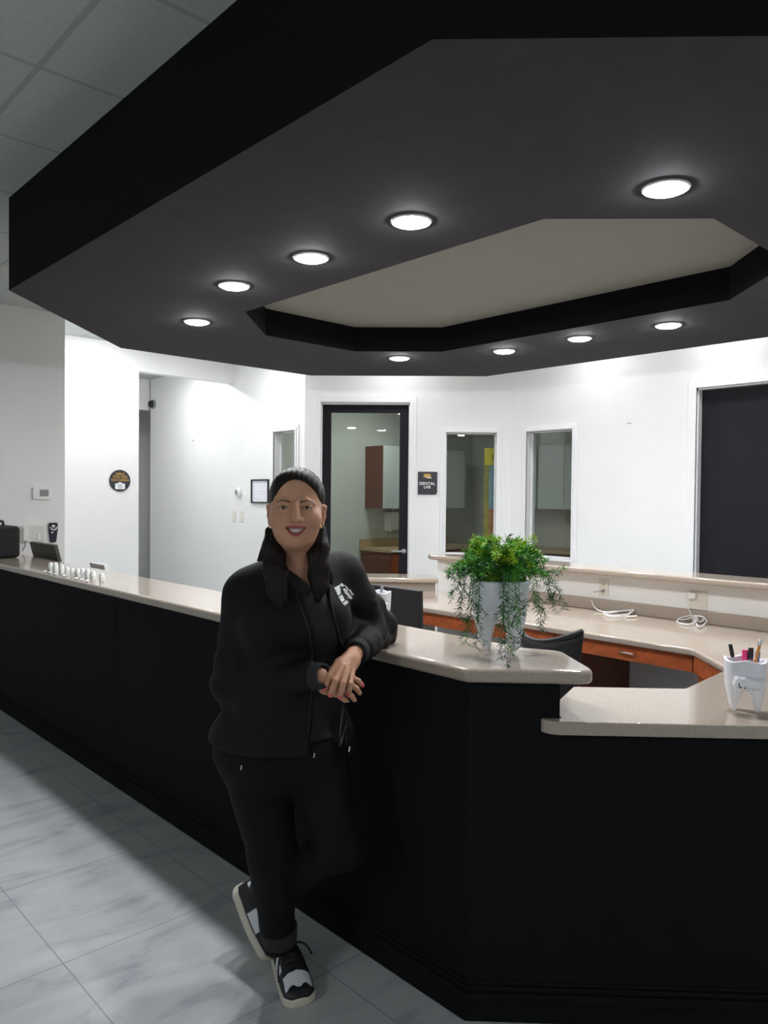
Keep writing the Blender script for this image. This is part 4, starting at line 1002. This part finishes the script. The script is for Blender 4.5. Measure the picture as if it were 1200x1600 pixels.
f.chain([hd(0.002, -0.088, 0.012), hd(0.003, -0.097, -0.010), hd(0.004, -0.1055, -0.026)], [0.0058, 0.0075, 0.0115], 0.012)
for s in (-1, 1):
    hell((0.004+s*0.0135, -0.091, -0.0305), (0.0085, 0.010, 0.0075), 0.007)
    hell((0.004+s*0.0075, -0.097, -0.0385), (0.0040, 0.005, 0.0035), 0.003, True)
# eyelids: a ball with an almond opening, the eyeball sits inside
EYE = [(-0.0325, -0.0735, 0.0035), (0.0335, -0.0735, 0.0035)]
for ex, ey, ez in EYE: hell((ex, ey, ez), (0.0165, 0.0145, 0.0128), 0.004)
def lip(u):  # curves of the smile, metres in head coordinates
    q = ((u-0.003)/0.031)**2
    return -0.0455-0.0045*q, -0.0545+0.0045*q, -0.0675+0.0185*q, -0.0770+0.0275*q
us = np.linspace(-0.028, 0.034, 9)
f.chain([hd(u, -0.086+0.016*((u-0.003)/0.031)**2, (lip(u)[0]+lip(u)[1])/2) for u in us], [0.0052-0.0026*((u-0.003)/0.031)**2 for u in us], 0.008)
f.chain([hd(u, -0.083+0.014*((u-0.003)/0.031)**2, (lip(u)[2]+lip(u)[3])/2) for u in us], [0.0064-0.0036*((u-0.003)/0.031)**2 for u in us], 0.008)
for s in (-1, 1): f.chain([hd(0.003+s*0.021, -0.089, -0.032), hd(0.003+s*0.034, -0.076, -0.043), hd(0.003+s*0.039, -0.068, -0.055)], [0.001, 0.0012, 0.001], 0.006) # smile folds
X, Y, Z = f.grid(); cy, sy = math.cos(yaw_h), math.sin(yaw_h)
U_ = cy*(X-H0[0])+sy*(Y-H0[1]); V_ = -sy*(X-H0[0])+cy*(Y-H0[1]); W_ = Z-H0[2]+0*U_
for ex, ey, ez in EYE:
    a = np.clip((U_-ex)/0.0140, -1, 1); top = 0.0036*(1-a*a); bot = -0.0027*(1-a*a)
    inside = np.maximum(np.maximum(W_-ez-top, ez+bot-W_), np.maximum(np.abs(U_-ex)-0.0140, V_+0.0640))
    f.F[:] = np.maximum(f.F, -inside.astype(np.float32))
_, lt, lb, _2 = lip(U_)
inside = np.maximum(np.maximum(W_-lt, lb-W_), np.maximum(np.abs(U_-0.003)-0.0275, V_+0.062))
f.F[:] = smax(f.F, -inside.astype(np.float32), 0.002)
# neck and chest down to the neckline
fn = f
fn.chain(NECK, [0.049, 0.052, 0.062], 0.025)
fn.cone(hd(0, 0.0, -0.06), NECK[0], 0.050, 0.049, 0.03)
torso(fn, 0.0)
P, Q = fn.build()
def head_col(P):
    h = to_head(P); u, v, w_ = h[:, 0], h[:, 1], h[:, 2]
    c = np.tile(skin, (len(P), 1))
    front = v < -0.045
    l0, l1, l2, l3 = lip(u); sm = lambda x, e=0.0012: np.clip(0.5-x/e*0.5, 0, 1)
    hw = np.clip((0.0325-np.abs(u-0.003))/0.002, 0, 1)
    lipm = (sm(w_-l0)*sm(l3-w_))*hw*front
    c = c*(1-lipm[:, None])+np.array([0.34, 0.070, 0.075])*lipm[:, None]
    br = np.zeros(len(P))
    for s in (-1, 1):
        b0, b1 = 0.013, 0.053; t = (s*(u-0.0015)-b0)/(b1-b0)
        mid = 0.0195+0.006*np.sin(np.clip(t, 0, 1)*2.4)-0.004*t*t; half = 0.0031*(1-0.65*np.clip(t, 0, 1))
        br = np.maximum(br, np.clip((half+0.0008-np.abs(w_-mid))/0.0014, 0, 1)*((t > 0) & (t < 1)))
    br *= front*0.92
    c = c*(1-br[:, None])+np.array([0.035, 0.018, 0.012])*br[:, None]
    bl = np.exp(-(((np.abs(u)-0.045)/0.017)**2+((w_+0.028)/0.017)**2))*front*0.30
    c = c*(1-bl[:, None])+np.array([0.50, 0.17, 0.15])*bl[:, None]
    for ex, ey, ez in EYE:      # lash line
        a = (u-ex)/0.0150; m = np.exp(-((w_-ez-0.0046*(1-np.clip(a*a, 0, 1)))/0.0024)**2)*(np.abs(a) < 1)*front*0.95
        c = c*(1-m[:, None])+np.array([0.03, 0.016, 0.012])*m[:, None]
    return c
pieces.append((P, Q, head_col(P)))
# hands: five separate fingers each
def hand(pts_palm, rr, fingers, nails, lo, hi):
    g = Field(lo, hi, 0.0015)
    for a, b, ra, rb in pts_palm: g.cone(a, b, ra, rb, 0.010)
    for fr, ra in fingers:
        g2 = Field(lo, hi, 0.0015); g2.chain(fr, ra, 0.003); g.F[:] = smin(g.F, g2.F, 0.0035)
    P, Q = g.build(); c = np.tile(skin*1.03, (len(P), 1))
    for n in nails:
        d = np.linalg.norm((P-n)/np.array([0.0062, 0.0085, 0.0078]), axis=1); m = np.clip((1-d)/0.25, 0, 1)
        c = c*(1-m[:, None])+np.array([0.75, 0.10, 0.14])*m[:, None]
    return P, Q, c
F_L = [[(527, 1037, 2.205), (514, 1057, 2.165), (510, 1068, 2.165), (506.5, 1077, 2.172)], [(535, 1041, 2.20), (524, 1064, 2.158), (520, 1076, 2.158), (516.5, 1086, 2.166)],
       [(543, 1046, 2.203), (536, 1068, 2.162), (534, 1079, 2.160), (531.5, 1089, 2.166)], [(550, 1052, 2.215), (547, 1069, 2.180), (545.5, 1078, 2.176), (543.5, 1085.5, 2.181)]]
fl = [([lc(*q) for q in fr], ra) for fr, ra in zip(F_L, ([.0103, .0097, .0089, .0075], [.0105, .0099, .0091, .0077], [.0103, .0097, .0089, .0075], [.0092, .0086, .0079, .0067]))]
fl.append(([lc(540, 1036, 2.24), lc(522, 1046, 2.225), lc(512, 1058, 2.215), lc(507, 1066, 2.21)], [.012, .0105, .0092, .0078]))
wl_ = WRL+(ELL-WRL)*0.10
palmL = [(wl_, lc(546, 1032, 2.262), .0265, .026), (lc(549, 1030, 2.27), lc(531, 1037, 2.215), .020, .0135), (lc(550, 1031, 2.27), lc(540, 1042, 2.213), .020, .0135), (lc(553, 1034, 2.265), lc(548, 1049, 2.222), .019, .0125), (lc(545, 1030, 2.26), lc(529, 1035, 2.213), .02, .012)]
nl = [fr[0][3]+np.array([0, -0.0055, 0.001]) for fr in fl[:4]]
lo = np.min([lc(498, 1092, 2.15), lc(498, 1015, 2.15)], 0)-np.array([0.0, 0.02, 0.012]); hi = np.max([lc(575, 1005, 2.36), lc(575, 1095, 2.36)], 0)
pieces.append(hand(palmL, None, fl, nl, lo, hi))
F_R = [[(538, 1060, 2.232), (552, 1060, 2.222), (560, 1064, 2.220), (566, 1071, 2.222)], [(536, 1068, 2.222), (550, 1071, 2.205), (557, 1076, 2.203), (562, 1083, 2.208)],
       [(532, 1077, 2.215), (544, 1083, 2.195), (550, 1088, 2.195), (554, 1094, 2.20)], [(526, 1083, 2.212), (534, 1090, 2.195), (540, 1095, 2.195), (545, 1099.5, 2.20)]]
frr = [([lc(*q) for q in fr], ra) for fr, ra in zip(F_R, ([.0092, .0086, .0078, .0066], [.0094, .0088, .0080, .0068], [.0092, .0086, .0078, .0066], [.0088, .0082, .0075, .0066]))]
frr.append(([lc(506, 1054, 2.22), lc(514, 1048, 2.235), lc(522, 1046, 2.245), lc(528, 1046, 2.25)], [.0115, .0100, .0088, .0075]))
wr_ = WRR+(ELR-WRR)*0.10
palmR = [(wr_, lc(510, 1064, 2.205), .026, .026), (lc(508, 1060, 2.205), lc(532, 1062, 2.228), .019, .0125), (lc(508, 1067, 2.20), lc(530, 1070, 2.220), .019, .0125), (lc(508, 1073, 2.198), lc(528, 1078, 2.213), .018, .0125), (lc(507, 1076, 2.198), lc(524, 1083, 2.211), .016, .012)]
nr = [frr[0][0][3]+np.array([0.002, -0.005, 0]), frr[1][0][3]+np.array([0.001, -0.0055, -0.002])]
lo = np.min([lc(484, 1108, 2.12), lc(484, 1035, 2.12)], 0)-np.array([0.0, 0.02, 0.0]); hi = np.max([lc(578, 1030, 2.3), lc(578, 1108, 2.3)], 0)
P, Q, c = hand(palmR, None, frr, nr[:1], lo, hi); pieces.append((P, Q, c))
Pn, Qn, Cn, n = [], [], [], 0
for P, Q, c in pieces: Pn.append(P); Qn.append(Q+n); Cn.append(c); n += len(P)
body = obj('body', np_mesh('body', np.concatenate(Pn), np.concatenate(Qn), np.concatenate(Cn)), SKIN, woman)
# eyes, teeth
EYEW = mat('eye_white', (0.50, 0.46, 0.44), 0.25); IRIS = mat('dark_brown_iris', (0.035, 0.014, 0.008), 0.15)
for ex, ey, ez in EYE:
    e = obj('eye', MB().ball(hd(ex, ey+0.0005, ez), (0.0150, 0.0134, 0.0120), 20), EYEW, woman, smooth=True)
    obj('iris', MB().ball(hd(ex+0.0005, ey-0.0098, ez+0.0003), (0.0062, 0.0044, 0.0062), 16), IRIS, e, smooth=True)
TEETH = mat('tooth_enamel', (0.92, 0.86, 0.78), 0.25)
tv, tf = [], []
ut = np.linspace(-0.0275, 0.0335, 41)
for i, u in enumerate(ut):
    q = ((u-0.003)/0.031)**2; gap = 0.0006*(abs(math.sin((u-0.003)*PI/0.0085)) < 0.10)
    for w2 in (lip(u)[1]+0.004, lip(u)[2]+0.0012-0.0): tv.append(hd(u, -0.0795+0.0165*q+gap, w2))
for i in range(40): tf.append((2*i, 2*i+1, 2*i+3, 2*i+2))
obj('teeth', MB().add(tv, tf), TEETH, woman, smooth=True)
mo = MB().ball(hd(0.003, -0.058, -0.058), (0.03, 0.012, 0.016), 16); obj('mouth_inside', mo, mat('mouth_dark', (0.06, 0.012, 0.012), 0.6), woman, smooth=True)
# --- hair
HAIR = mat('dark_brown_hair', (0.0125, 0.0085, 0.0070), 0.52, var=0.5, scale=60, bump=0.12, spec=0.2, stretch=(6, 6, 0.5))
f = Field(H0+np.array([-0.15, -0.16, -0.33]), H0+np.array([0.15, 0.16, 0.15]), 0.0026)
hell((0.001, 0.022, 0.035), (0.0835, 0.106, 0.0885), 0.02)
hell((0, 0.062, -0.045), (0.076, 0.062, 0.12), 0.03)
hell((0, -0.046, 0.064), (0.066, 0.049, 0.0505), 0.02)
X, Y, Z = f.grid()
U_ = cy*(X-H0[0])+sy*(Y-H0[1]); V_ = -sy*(X-H0[0])+cy*(Y-H0[1]); W_ = Z-H0[2]+0*U_
# side parting: the hair sweeps from upper left across the forehead
a = np.where(U_ < 0, 0.066, 0.0735); topw = 0.0845-0.06*np.clip(U_-0.005, 0, 1)-0.08*np.clip(-U_-0.02, 0, 1)
e = np.sqrt(((U_-0.002)/a)**2+((W_+0.02)/(topw+0.02))**2)-1
face = np.maximum(e*0.06, V_+0.012+0.15*np.clip(W_-0.02, 0, 1))
ear = np.maximum(np.sqrt(((np.abs(U_)-0.082)/0.020)**2+((W_+0.022)/0.038)**2+((V_-0.004)/0.026)**2)-1, -1)*0.015
f.F += (0.0007*np.sin(U_*420+3*np.sin(W_*22)+9*V_)+0.0004*np.sin(U_*810+V_*200+4*np.sin(W_*31))).astype(np.float32)
f.F[:] = smax(f.F, -face.astype(np.float32), 0.010)
f.F[:] = smax(f.F, -ear.astype(np.float32), 0.006)
f.cone(hd(-0.035, -0.055, 0.098), hd(-0.045, 0.06, 0.098), 0.003, 0.003, 0.004, cut=True)
# long locks in front of the shoulders
LK = [([(421, 830, 2.275), (423, 858, 2.255), (426, 890, 2.235), (432, 925, 2.225), (440, 960, 2.215)], [.014, .022, .028, .026, .008]),
      ([(431, 838, 2.265), (436, 870, 2.245), (443, 900, 2.225), (447, 935, 2.215)], [.012, .015, .017, .007]),
      ([(420, 850, 2.27), (413, 868, 2.26), (402, 876, 2.25)], [.014, .012, .0025]),
      ([(503, 828, 2.275), (503, 856, 2.255), (502, 888, 2.245), (500, 915, 2.24), (497, 940, 2.235)], [.013, .020, .024, .022, .006]),
      ([(495, 838, 2.265), (490, 866, 2.25), (492, 900, 2.24), (497, 930, 2.235)], [.012, .017, .018, .006]),
      ([(508, 880, 2.26), (514, 900, 2.26), (519, 912, 2.255)], [.014, .012, .003])]
for pts, rr in LK: f.chain([lc(*p) for p in pts], rr, 0.016)
f.F += (0.0007*np.sin(U_*420+3*np.sin(W_*22)+9*V_)*np.clip(-(W_+0.045)/0.03, 0, 1)).astype(np.float32)
P, Q = f.build(); hair = obj('hair', np_mesh('hair', P, Q), HAIR, woman)
# earrings and ring
for px, py in ((423.5, 823.5), (500.5, 823.5)):
    e = obj('earring', MB().ball(lc(px, py, 2.195), (0.0055, 0.004, 0.0055), 12), GOLD, woman, smooth=True)
rg = F_L[2]; rp = lc(540.3, 1055, 2.187); rd = lc(*rg[1])-lc(*rg[0]); rd /= np.linalg.norm(rd)
m = MB(); n1 = np.cross(rd, (0, 0, 1.)); n1 /= np.linalg.norm(n1); n2 = np.cross(rd, n1)
m.tube([rp+(n1*math.cos(2*PI*k/24)+n2*math.sin(2*PI*k/24))*0.0102 for k in range(25)], 0.0014, 8, caps=False)
ringo = obj('ring', m, GOLD, woman, smooth=True)
obj('stone', MB().ball(rp+np.array([0.001, -0.0115, 0.003]), 0.0028, 10), mat('bright_stone', (0.9, 0.88, 0.8), 0.08, metal=0.6), ringo)

# --- clothes
JK = mat('black_jacket_cloth', (0.0055, 0.0055, 0.0063), 0.72, bump=0.15, scale=260, spec=0.22)
CUFF = mat('black_rib_knit', (0.017, 0.018, 0.021), 0.85, bump=0.4, scale=300, stretch=(4, 4, 0.3))
TOP = mat('black_scrub_cloth', (0.0095, 0.009, 0.009), 0.8, bump=0.15, scale=260)
TR = mat('black_trouser_cloth', (0.0042, 0.0042, 0.005), 0.8, bump=0.15, scale=260, spec=0.2)
VB = lc(488, 922, 2.22)
# scrub top with a V neck
f = Field((-0.32, -0.32, 0.72), (0.36, 0.30, 1.39), 0.005); torso(f, 0.010)
X, Y, Z = f.grid()
v0 = VB[0]; wl2 = np.where(X < v0, (Z-VB[2])*1.30, (Z-VB[2])*0.55)
vn = np.maximum(np.abs(X-v0)-wl2, Y-(NECK[1][1]+0.01))
f.F[:] = smax(f.F, -np.maximum(vn, -0.05).astype(np.float32), 0.003)
nk = np.sqrt((X-NECK[1][0])**2+((Y-NECK[1][1]))**2)-0.062
f.F[:] = smax(f.F, -np.maximum(nk, VB[2]+0.05-Z).astype(np.float32), 0.003)
f.F[:] = smax(f.F, (lc(440, 1160, 2.3)[2]-Z+0*X).astype(np.float32), 0.01)
obn('scrub_top', f, TOP)
# jacket, hanging open
f = Field((-0.42, -0.38, 0.70), (0.46, 0.46, 1.39), 0.0048)
torso(f, 0.021)
f.cone(PELV+np.array([-0.02, -0.02, 0.02]), PELV+np.array([0.05, -0.02, 0.02]), 0.175, 0.175, 0.05)
f.cone(SHR, ELR, 0.084, 0.076, 0.03).cone(ELR, WRR+(ELR-WRR)*0.10, 0.074, 0.046, 0.03)
f.cone(SHL, ELL, 0.074, 0.060, 0.03).cone(ELL, WRL+(ELL-WRL)*0.22, 0.064, 0.047, 0.03)
f.cone(lc(550, 985, 2.50), lc(528, 978, 2.40), 0.050, 0.045, 0.03)
X, Y, Z = f.grid()
# folds: soft rings round the sleeves and drapes on the front
def fold(A, B, amp, nf, ph):
    d = B-A; L_ = np.linalg.norm(d); t = ((X-A[0])*d[0]+(Y-A[1])*d[1]+(Z-A[2])*d[2])/L_**2
    r = np.sqrt((X-A[0]-t*d[0])**2+(Y-A[1]-t*d[1])**2+(Z-A[2]-t*d[2])**2)
    wgt = np.exp(-((t-0.85)/0.35)**2)*(r < 0.13)
    return amp*wgt*np.sin(nf*t*2*PI+ph+9*(X-A[0])+14*(Z-A[2]))
f.F += fold(SHL, ELL, 0.0055, 4.0, 0.4).astype(np.float32)
f.F += fold(WRL, ELL, 0.0055, 3.5, 1.0).astype(np.float32)
f.F += fold(SHR, ELR, 0.004, 4.0, 2.0).astype(np.float32)
f.F += fold(WRR, ELR, 0.004, 3.5, 0.0).astype(np.float32)
f.F += (0.0022*np.sin(26*X+9*Z)*np.sin(17*Z+8*X)).astype(np.float32)
# hem
f.F[:] = smax(f.F, (lc(440, 1172, 2.3)[2]-Z+0*X).astype(np.float32), 0.01)
# open front between two edges
e1 = [lc(436, 880, 2.2), lc(468, 940, 2.2), lc(486, 985, 2.2), lc(492, 1045, 2.2), lc(480, 1175, 2.2)]
e2 = [lc(503, 880, 2.2), lc(512, 940, 2.2), lc(524, 985, 2.2), lc(533, 1045, 2.2), lc(535, 1175, 2.2)]
zl = np.array([p[2] for p in e1])[::-1]; xl = np.interp(Z, zl, np.array([p[0] for p in e1])[::-1]); xr = np.interp(Z, np.array([p[2] for p in e2])[::-1], np.array([p[0] for p in e2])[::-1])
gapf = np.maximum(np.maximum(xl-X, X-xr), Y-(CHEST[1]-0.02))
f.F[:] = smax(f.F, -gapf.astype(np.float32), 0.006)
nk = np.sqrt((X-NECK[1][0])**2+((Y-NECK[1][1]+0.01))**2)-0.066
f.F[:] = smax(f.F, -np.maximum(nk, CHEST[2]+0.02-Z).astype(np.float32), 0.004)
# keep it clear of the countertop the elbow rests on
Pw = W0[0]+X*hR[0]+Y*hF[0]
f.F[:] = np.maximum(f.F, -np.maximum(fr-0.004-Pw, Z-ZU1-0.002).astype(np.float32))
jf = f
jacket = obn('jacket', f, JK)
# ribbed cuffs
def cuff(A, B, u0, u1, r0, r1):
    g = Field(np.minimum(A, B)-0.12, np.maximum(A, B)+0.12, 0.004); a = A+(B-A)*u0; b = A+(B-A)*u1
    X, Y, Z = g.grid(); d = (b-a)/np.linalg.norm(b-a); L_ = np.linalg.norm(b-a)
    t = (X-a[0])*d[0]+(Y-a[1])*d[1]+(Z-a[2])*d[2]
    r = np.sqrt(np.maximum((X-a[0])**2+(Y-a[1])**2+(Z-a[2])**2-t*t, 0)); R_ = r0+(r1-r0)*t/L_
    g.F[:] = smax(np.abs(r-R_)-0.005, np.maximum(-t, t-L_), 0.004); return g
obn('cuff', cuff(WRL, ELL, 0.03, 0.34, 0.033, 0.042), CUFF, parent=jacket)
obn('cuff', cuff(WRR, ELR, -0.045, 0.18, 0.0305, 0.041), CUFF, parent=jacket)
# embroidered emblem laid on the jacket
def on_field(jf, x, z):
    i = int(round((x-jf.x[0])/jf.h)); k = int(round((z-jf.z[0])/jf.h)); col = jf.F[i, :, k]
    j = int(np.argmax(col < 0)); 
    if j == 0: return jf.y[0]
    t = col[j-1]/(col[j-1]-col[j]); return jf.y[j-1]+jf.h*t
def on_jacket(x, z): return on_field(jf, x, z)
def patch(poly_px, D=2.27, lift=0.0022, n=7):
    """quad patch given by four picture-frame corners, draped over the cloth"""
    c = [lc(x, y, D) for x, y in poly_px]; vs = []
    for i in range(n+1):
        for j in range(n+1):
            u, v = i/n, j/n; p = (c[0]*(1-u)+c[1]*u)*(1-v)+(c[3]*(1-u)+c[2]*u)*v
            vs.append((p[0], on_jacket(p[0], p[2])-lift, p[2]))
    return vs, [(i*(n+1)+j, (i+1)*(n+1)+j, (i+1)*(n+1)+j+1, i*(n+1)+j+1) for i in range(n) for j in range(n)]
em = MB()
for q in ([(521.6, 918.6), (529, 917), (532, 927.5), (529, 932)], [(529.7, 933), (533.5, 930), (538.2, 938.5), (534.5, 941)], [(535.5, 942), (540.5, 939.5), (543, 943.5), (539, 945.8)],
          [(528.5, 917), (532, 914.3), (537.5, 918.5), (534, 920.5)], [(536.5, 917.5), (540, 921), (544, 926.5), (541, 927)], [(542.5, 927), (545.5, 926), (551, 937), (547.5, 936)],
          [(534, 923.5), (537, 922.5), (549, 941), (545.5, 943.5)]):
    em.add(*patch(q))
eb = obj('emblem', em, SIGNW, jacket); sol = eb.modifiers.new('t', 'SOLIDIFY'); sol.thickness = 0.0008
# front edges, pulls and pocket zips
for e_, nm in ((e1, 'zip_edge'), (e2, 'zip_edge')):
    pts = []
    for a, b in zip(e_, e_[1:]):
        for k in range(6):
            p = a+(b-a)*k/6; x_ = p[0]+(-0.006 if e_ is e1 else 0.006); pts.append((x_, on_jacket(x_, p[2])+0.0005, p[2]))
    obj(nm, MB().tube(pts[3:], 0.0024, 6), CUFF, jacket, smooth=True)
# trousers
f = Field((-0.34, -0.32, 0.09), (0.34, 0.40, 0.92), 0.0055)
f.ell(PELV+np.array([0, 0, -0.02]), (0.215, 0.150, 0.15), 0.05)
legs(f, 0.013, 0.022)
X, Y, Z = f.grid()
f.F += (0.0035*np.sin(34*Z+12*X+6*Y)*np.exp(-((Z-0.28)/0.16)**2)+0.002*np.sin(30*X+11*Z)).astype(np.float32)
f.F[:] = np.maximum(f.F, (W0[0]+X*hR[0]+Y*hF[0]-PF+0.026).astype(np.float32))
trousers = obn('trousers', f, TR)
for px, py in ((377, 1199), (491, 1180), (546, 1170)):
    p = lc(px, py, 2.27); p[1] = on_field(f, p[0], p[2])-0.004
    for _ in range(3): p2 = lc(px, py, 2.40+(p[1]-lc(px, py, 2.40)[1])); p2[1] = on_field(f, p2[0], p2[2])-0.003; p = p2
    obj('cord_tip', MB().tube([p+np.array([0.001, 0, 0.007]), p-np.array([0.001, 0, 0.007])], 0.0022, 6), CHROME, trousers)
obn('ankle_cuff', cuff(ANR, KNR, -0.02, 0.16, 0.050, 0.056), CUFF, parent=trousers)
obn('ankle_cuff', cuff(ANL, KNL, -0.02, 0.16, 0.050, 0.056), CUFF, parent=trousers)

# --- sneakers: black and white, cream sole
SHOE = attr_mat('sneaker_leather', 0.5, 0.4)
SOLE = mat('cream_rubber_sole', (0.58, 0.54, 0.46), 0.6)
LACE = mat('black_lace', (0.012, 0.012, 0.013), 0.8)
def sneaker(toe, heel, upv, mirror):
    """toe, heel: ends of the sole line; upv: direction from sole to ankle; shoe space: x along to the toe, y sideways, z up"""
    ax = toe-heel; L_ = np.linalg.norm(ax); ax = ax/L_; up = upv-ax*(upv@ax); up /= np.linalg.norm(up); sd = np.cross(up, ax)
    M = Matrix(((ax[0], sd[0], up[0], heel[0]), (ax[1], sd[1], up[1], heel[1]), (ax[2], sd[2], up[2], heel[2]), (0, 0, 0, 1)))
    r = bpy.data.objects.new('sneaker', None); C.objects.link(r); r.parent = woman; r.matrix_local = M
    def halfw(x):
        t = x/L_; return 0.039+0.015*np.sin(np.clip((t-0.15)/0.85, 0, 1)*PI*0.75)
    ol = []
    N2 = 26
    for k in range(N2+1):
        th = PI*k/N2; x = L_/2-L_/2*math.cos(th); t = x/L_
        ol.append((x, float(halfw(x))*min(1, (max(0.0, math.sin(th))*1.7)**0.75) + 0.006*math.sin(t*PI)*mirror))
    ol2 = [(x, -y+2*0.006*math.sin(x/L_*PI)*mirror) for x, y in ol][::-1]
    obj('sole', MB().prism(ol+ol2[1:-1], 0.0, 0.030), SOLE, r, bevel=0.007, segs=3)
    f = Field((-0.01, -0.075, 0.02), (L_+0.01, 0.075, 0.135), 0.0026)
    X, Y, Z = f.grid(); t = np.clip(X/L_, 0, 1)
    th = np.arccos(np.clip(1-2*t, -1, 1)); hw = (halfw(X)-0.003)*np.minimum(1, (np.sin(th)*1.7)**0.75+1e-3)
    cyy = 0.006*np.sin(t*PI)*mirror
    top = np.interp(t, [0, 0.05, 0.2, 0.36, 0.5, 0.66, 0.82, 0.94, 1.0], [0.085, 0.098, 0.105, 0.108, 0.096, 0.076, 0.060, 0.050, 0.038])
    zz = (Z-0.026)/(top-0.026)
    wid = hw*np.sqrt(np.clip(1-np.clip(zz, 0, 1)**2.6, 0.0, 1))
    D = np.maximum(np.abs(Y-cyy)-np.maximum(wid, 0.0005), np.maximum(0.026-Z, Z-top))
    D = np.maximum(D, np.maximum(-X+0.004, X-L_+0.004))
    f.F[:] = D.astype(np.float32)*0.8
    P, Q = f.build()
    # panels: white vamp, white side panel, white collar stripe, rest black
    t = P[:, 0]/L_; tp = np.interp(t, [0, 0.05, 0.2, 0.36, 0.5, 0.66, 0.82, 0.94, 1.0], [0.085, 0.098, 0.105, 0.108, 0.096, 0.076, 0.060, 0.050, 0.038])
    z = P[:, 2]; yy = np.abs(P[:, 1]-0.006*np.sin(t*PI)*mirror)
    side = (t > 0.36) & (t < 0.62) & (z < 0.078-(t-0.36)*0.06) & (z > 0.033) & (yy > 0.014)
    vamp = (t > 0.70+0.4*yy) & (t < 0.885+0.02*np.cos(yy*150)) & (z > 0.036) & (yy < 0.043)
    coll = (t > 0.04) & (t < 0.20) & (np.abs(z-0.078-0.05*(t-0.1)) < 0.006) & (yy > 0.012)
    wm_ = side | vamp | coll
    c = np.where(wm_[:, None], np.array([[0.66, 0.68, 0.72]]), np.array([[0.012, 0.012, 0.015]]))
    obj('upper', np_mesh('upper', P, Q, c), SHOE, r)
    for k in range(4):
        x = L_*(0.44+0.075*k); zt = float(np.interp(x/L_, [0.36, 0.5, 0.66, 0.82], [0.109, 0.098, 0.079, 0.063]))
        obj('lace', MB().tube(smooth_pts([(x-0.006, -0.026, zt-0.022), (x, -0.014, zt-0.003), (x+0.003, 0.0, zt+0.003), (x, 0.014, zt-0.003), (x-0.006, 0.026, zt-0.022)], 4), 0.0035, 6), LACE, r, smooth=True)
    return r
toe1 = lc(470, 1573, 2.315); toe1[2] = 0.0; heel1 = lc(438, 1500, 2.56); heel1[2] = 0.0
s1 = sneaker(toe1, toe1+(heel1-toe1)/np.linalg.norm(heel1-toe1)*0.265, np.array([0, 0, 1.]), 1)
x0 = 0.265*0.45
obj('lace', MB().tube(smooth_pts([(x0, 0.005, 0.102), (x0-0.01, 0.03, 0.112), (x0+0.002, 0.055, 0.105), (x0+0.02, 0.07, 0.082)], 5), 0.0036, 6), LACE, s1, smooth=True)
obj('lace', MB().tube(smooth_pts([(x0, -0.005, 0.102), (x0+0.015, -0.03, 0.104), (x0+0.045, -0.046, 0.075), (x0+0.07, -0.05, 0.045)], 5), 0.0032, 6), LACE, s1, smooth=True)
heel2 = lc(371, 1398, 2.60); toe2 = lc(423, 1503, 2.535)
d2_ = heel2-toe2; toe2[2] = 0.016; heel2 = toe2+d2_/np.linalg.norm(d2_)*0.255
s2 = sneaker(toe2, heel2, np.array([0.85, -0.30, 0.25]), -1)
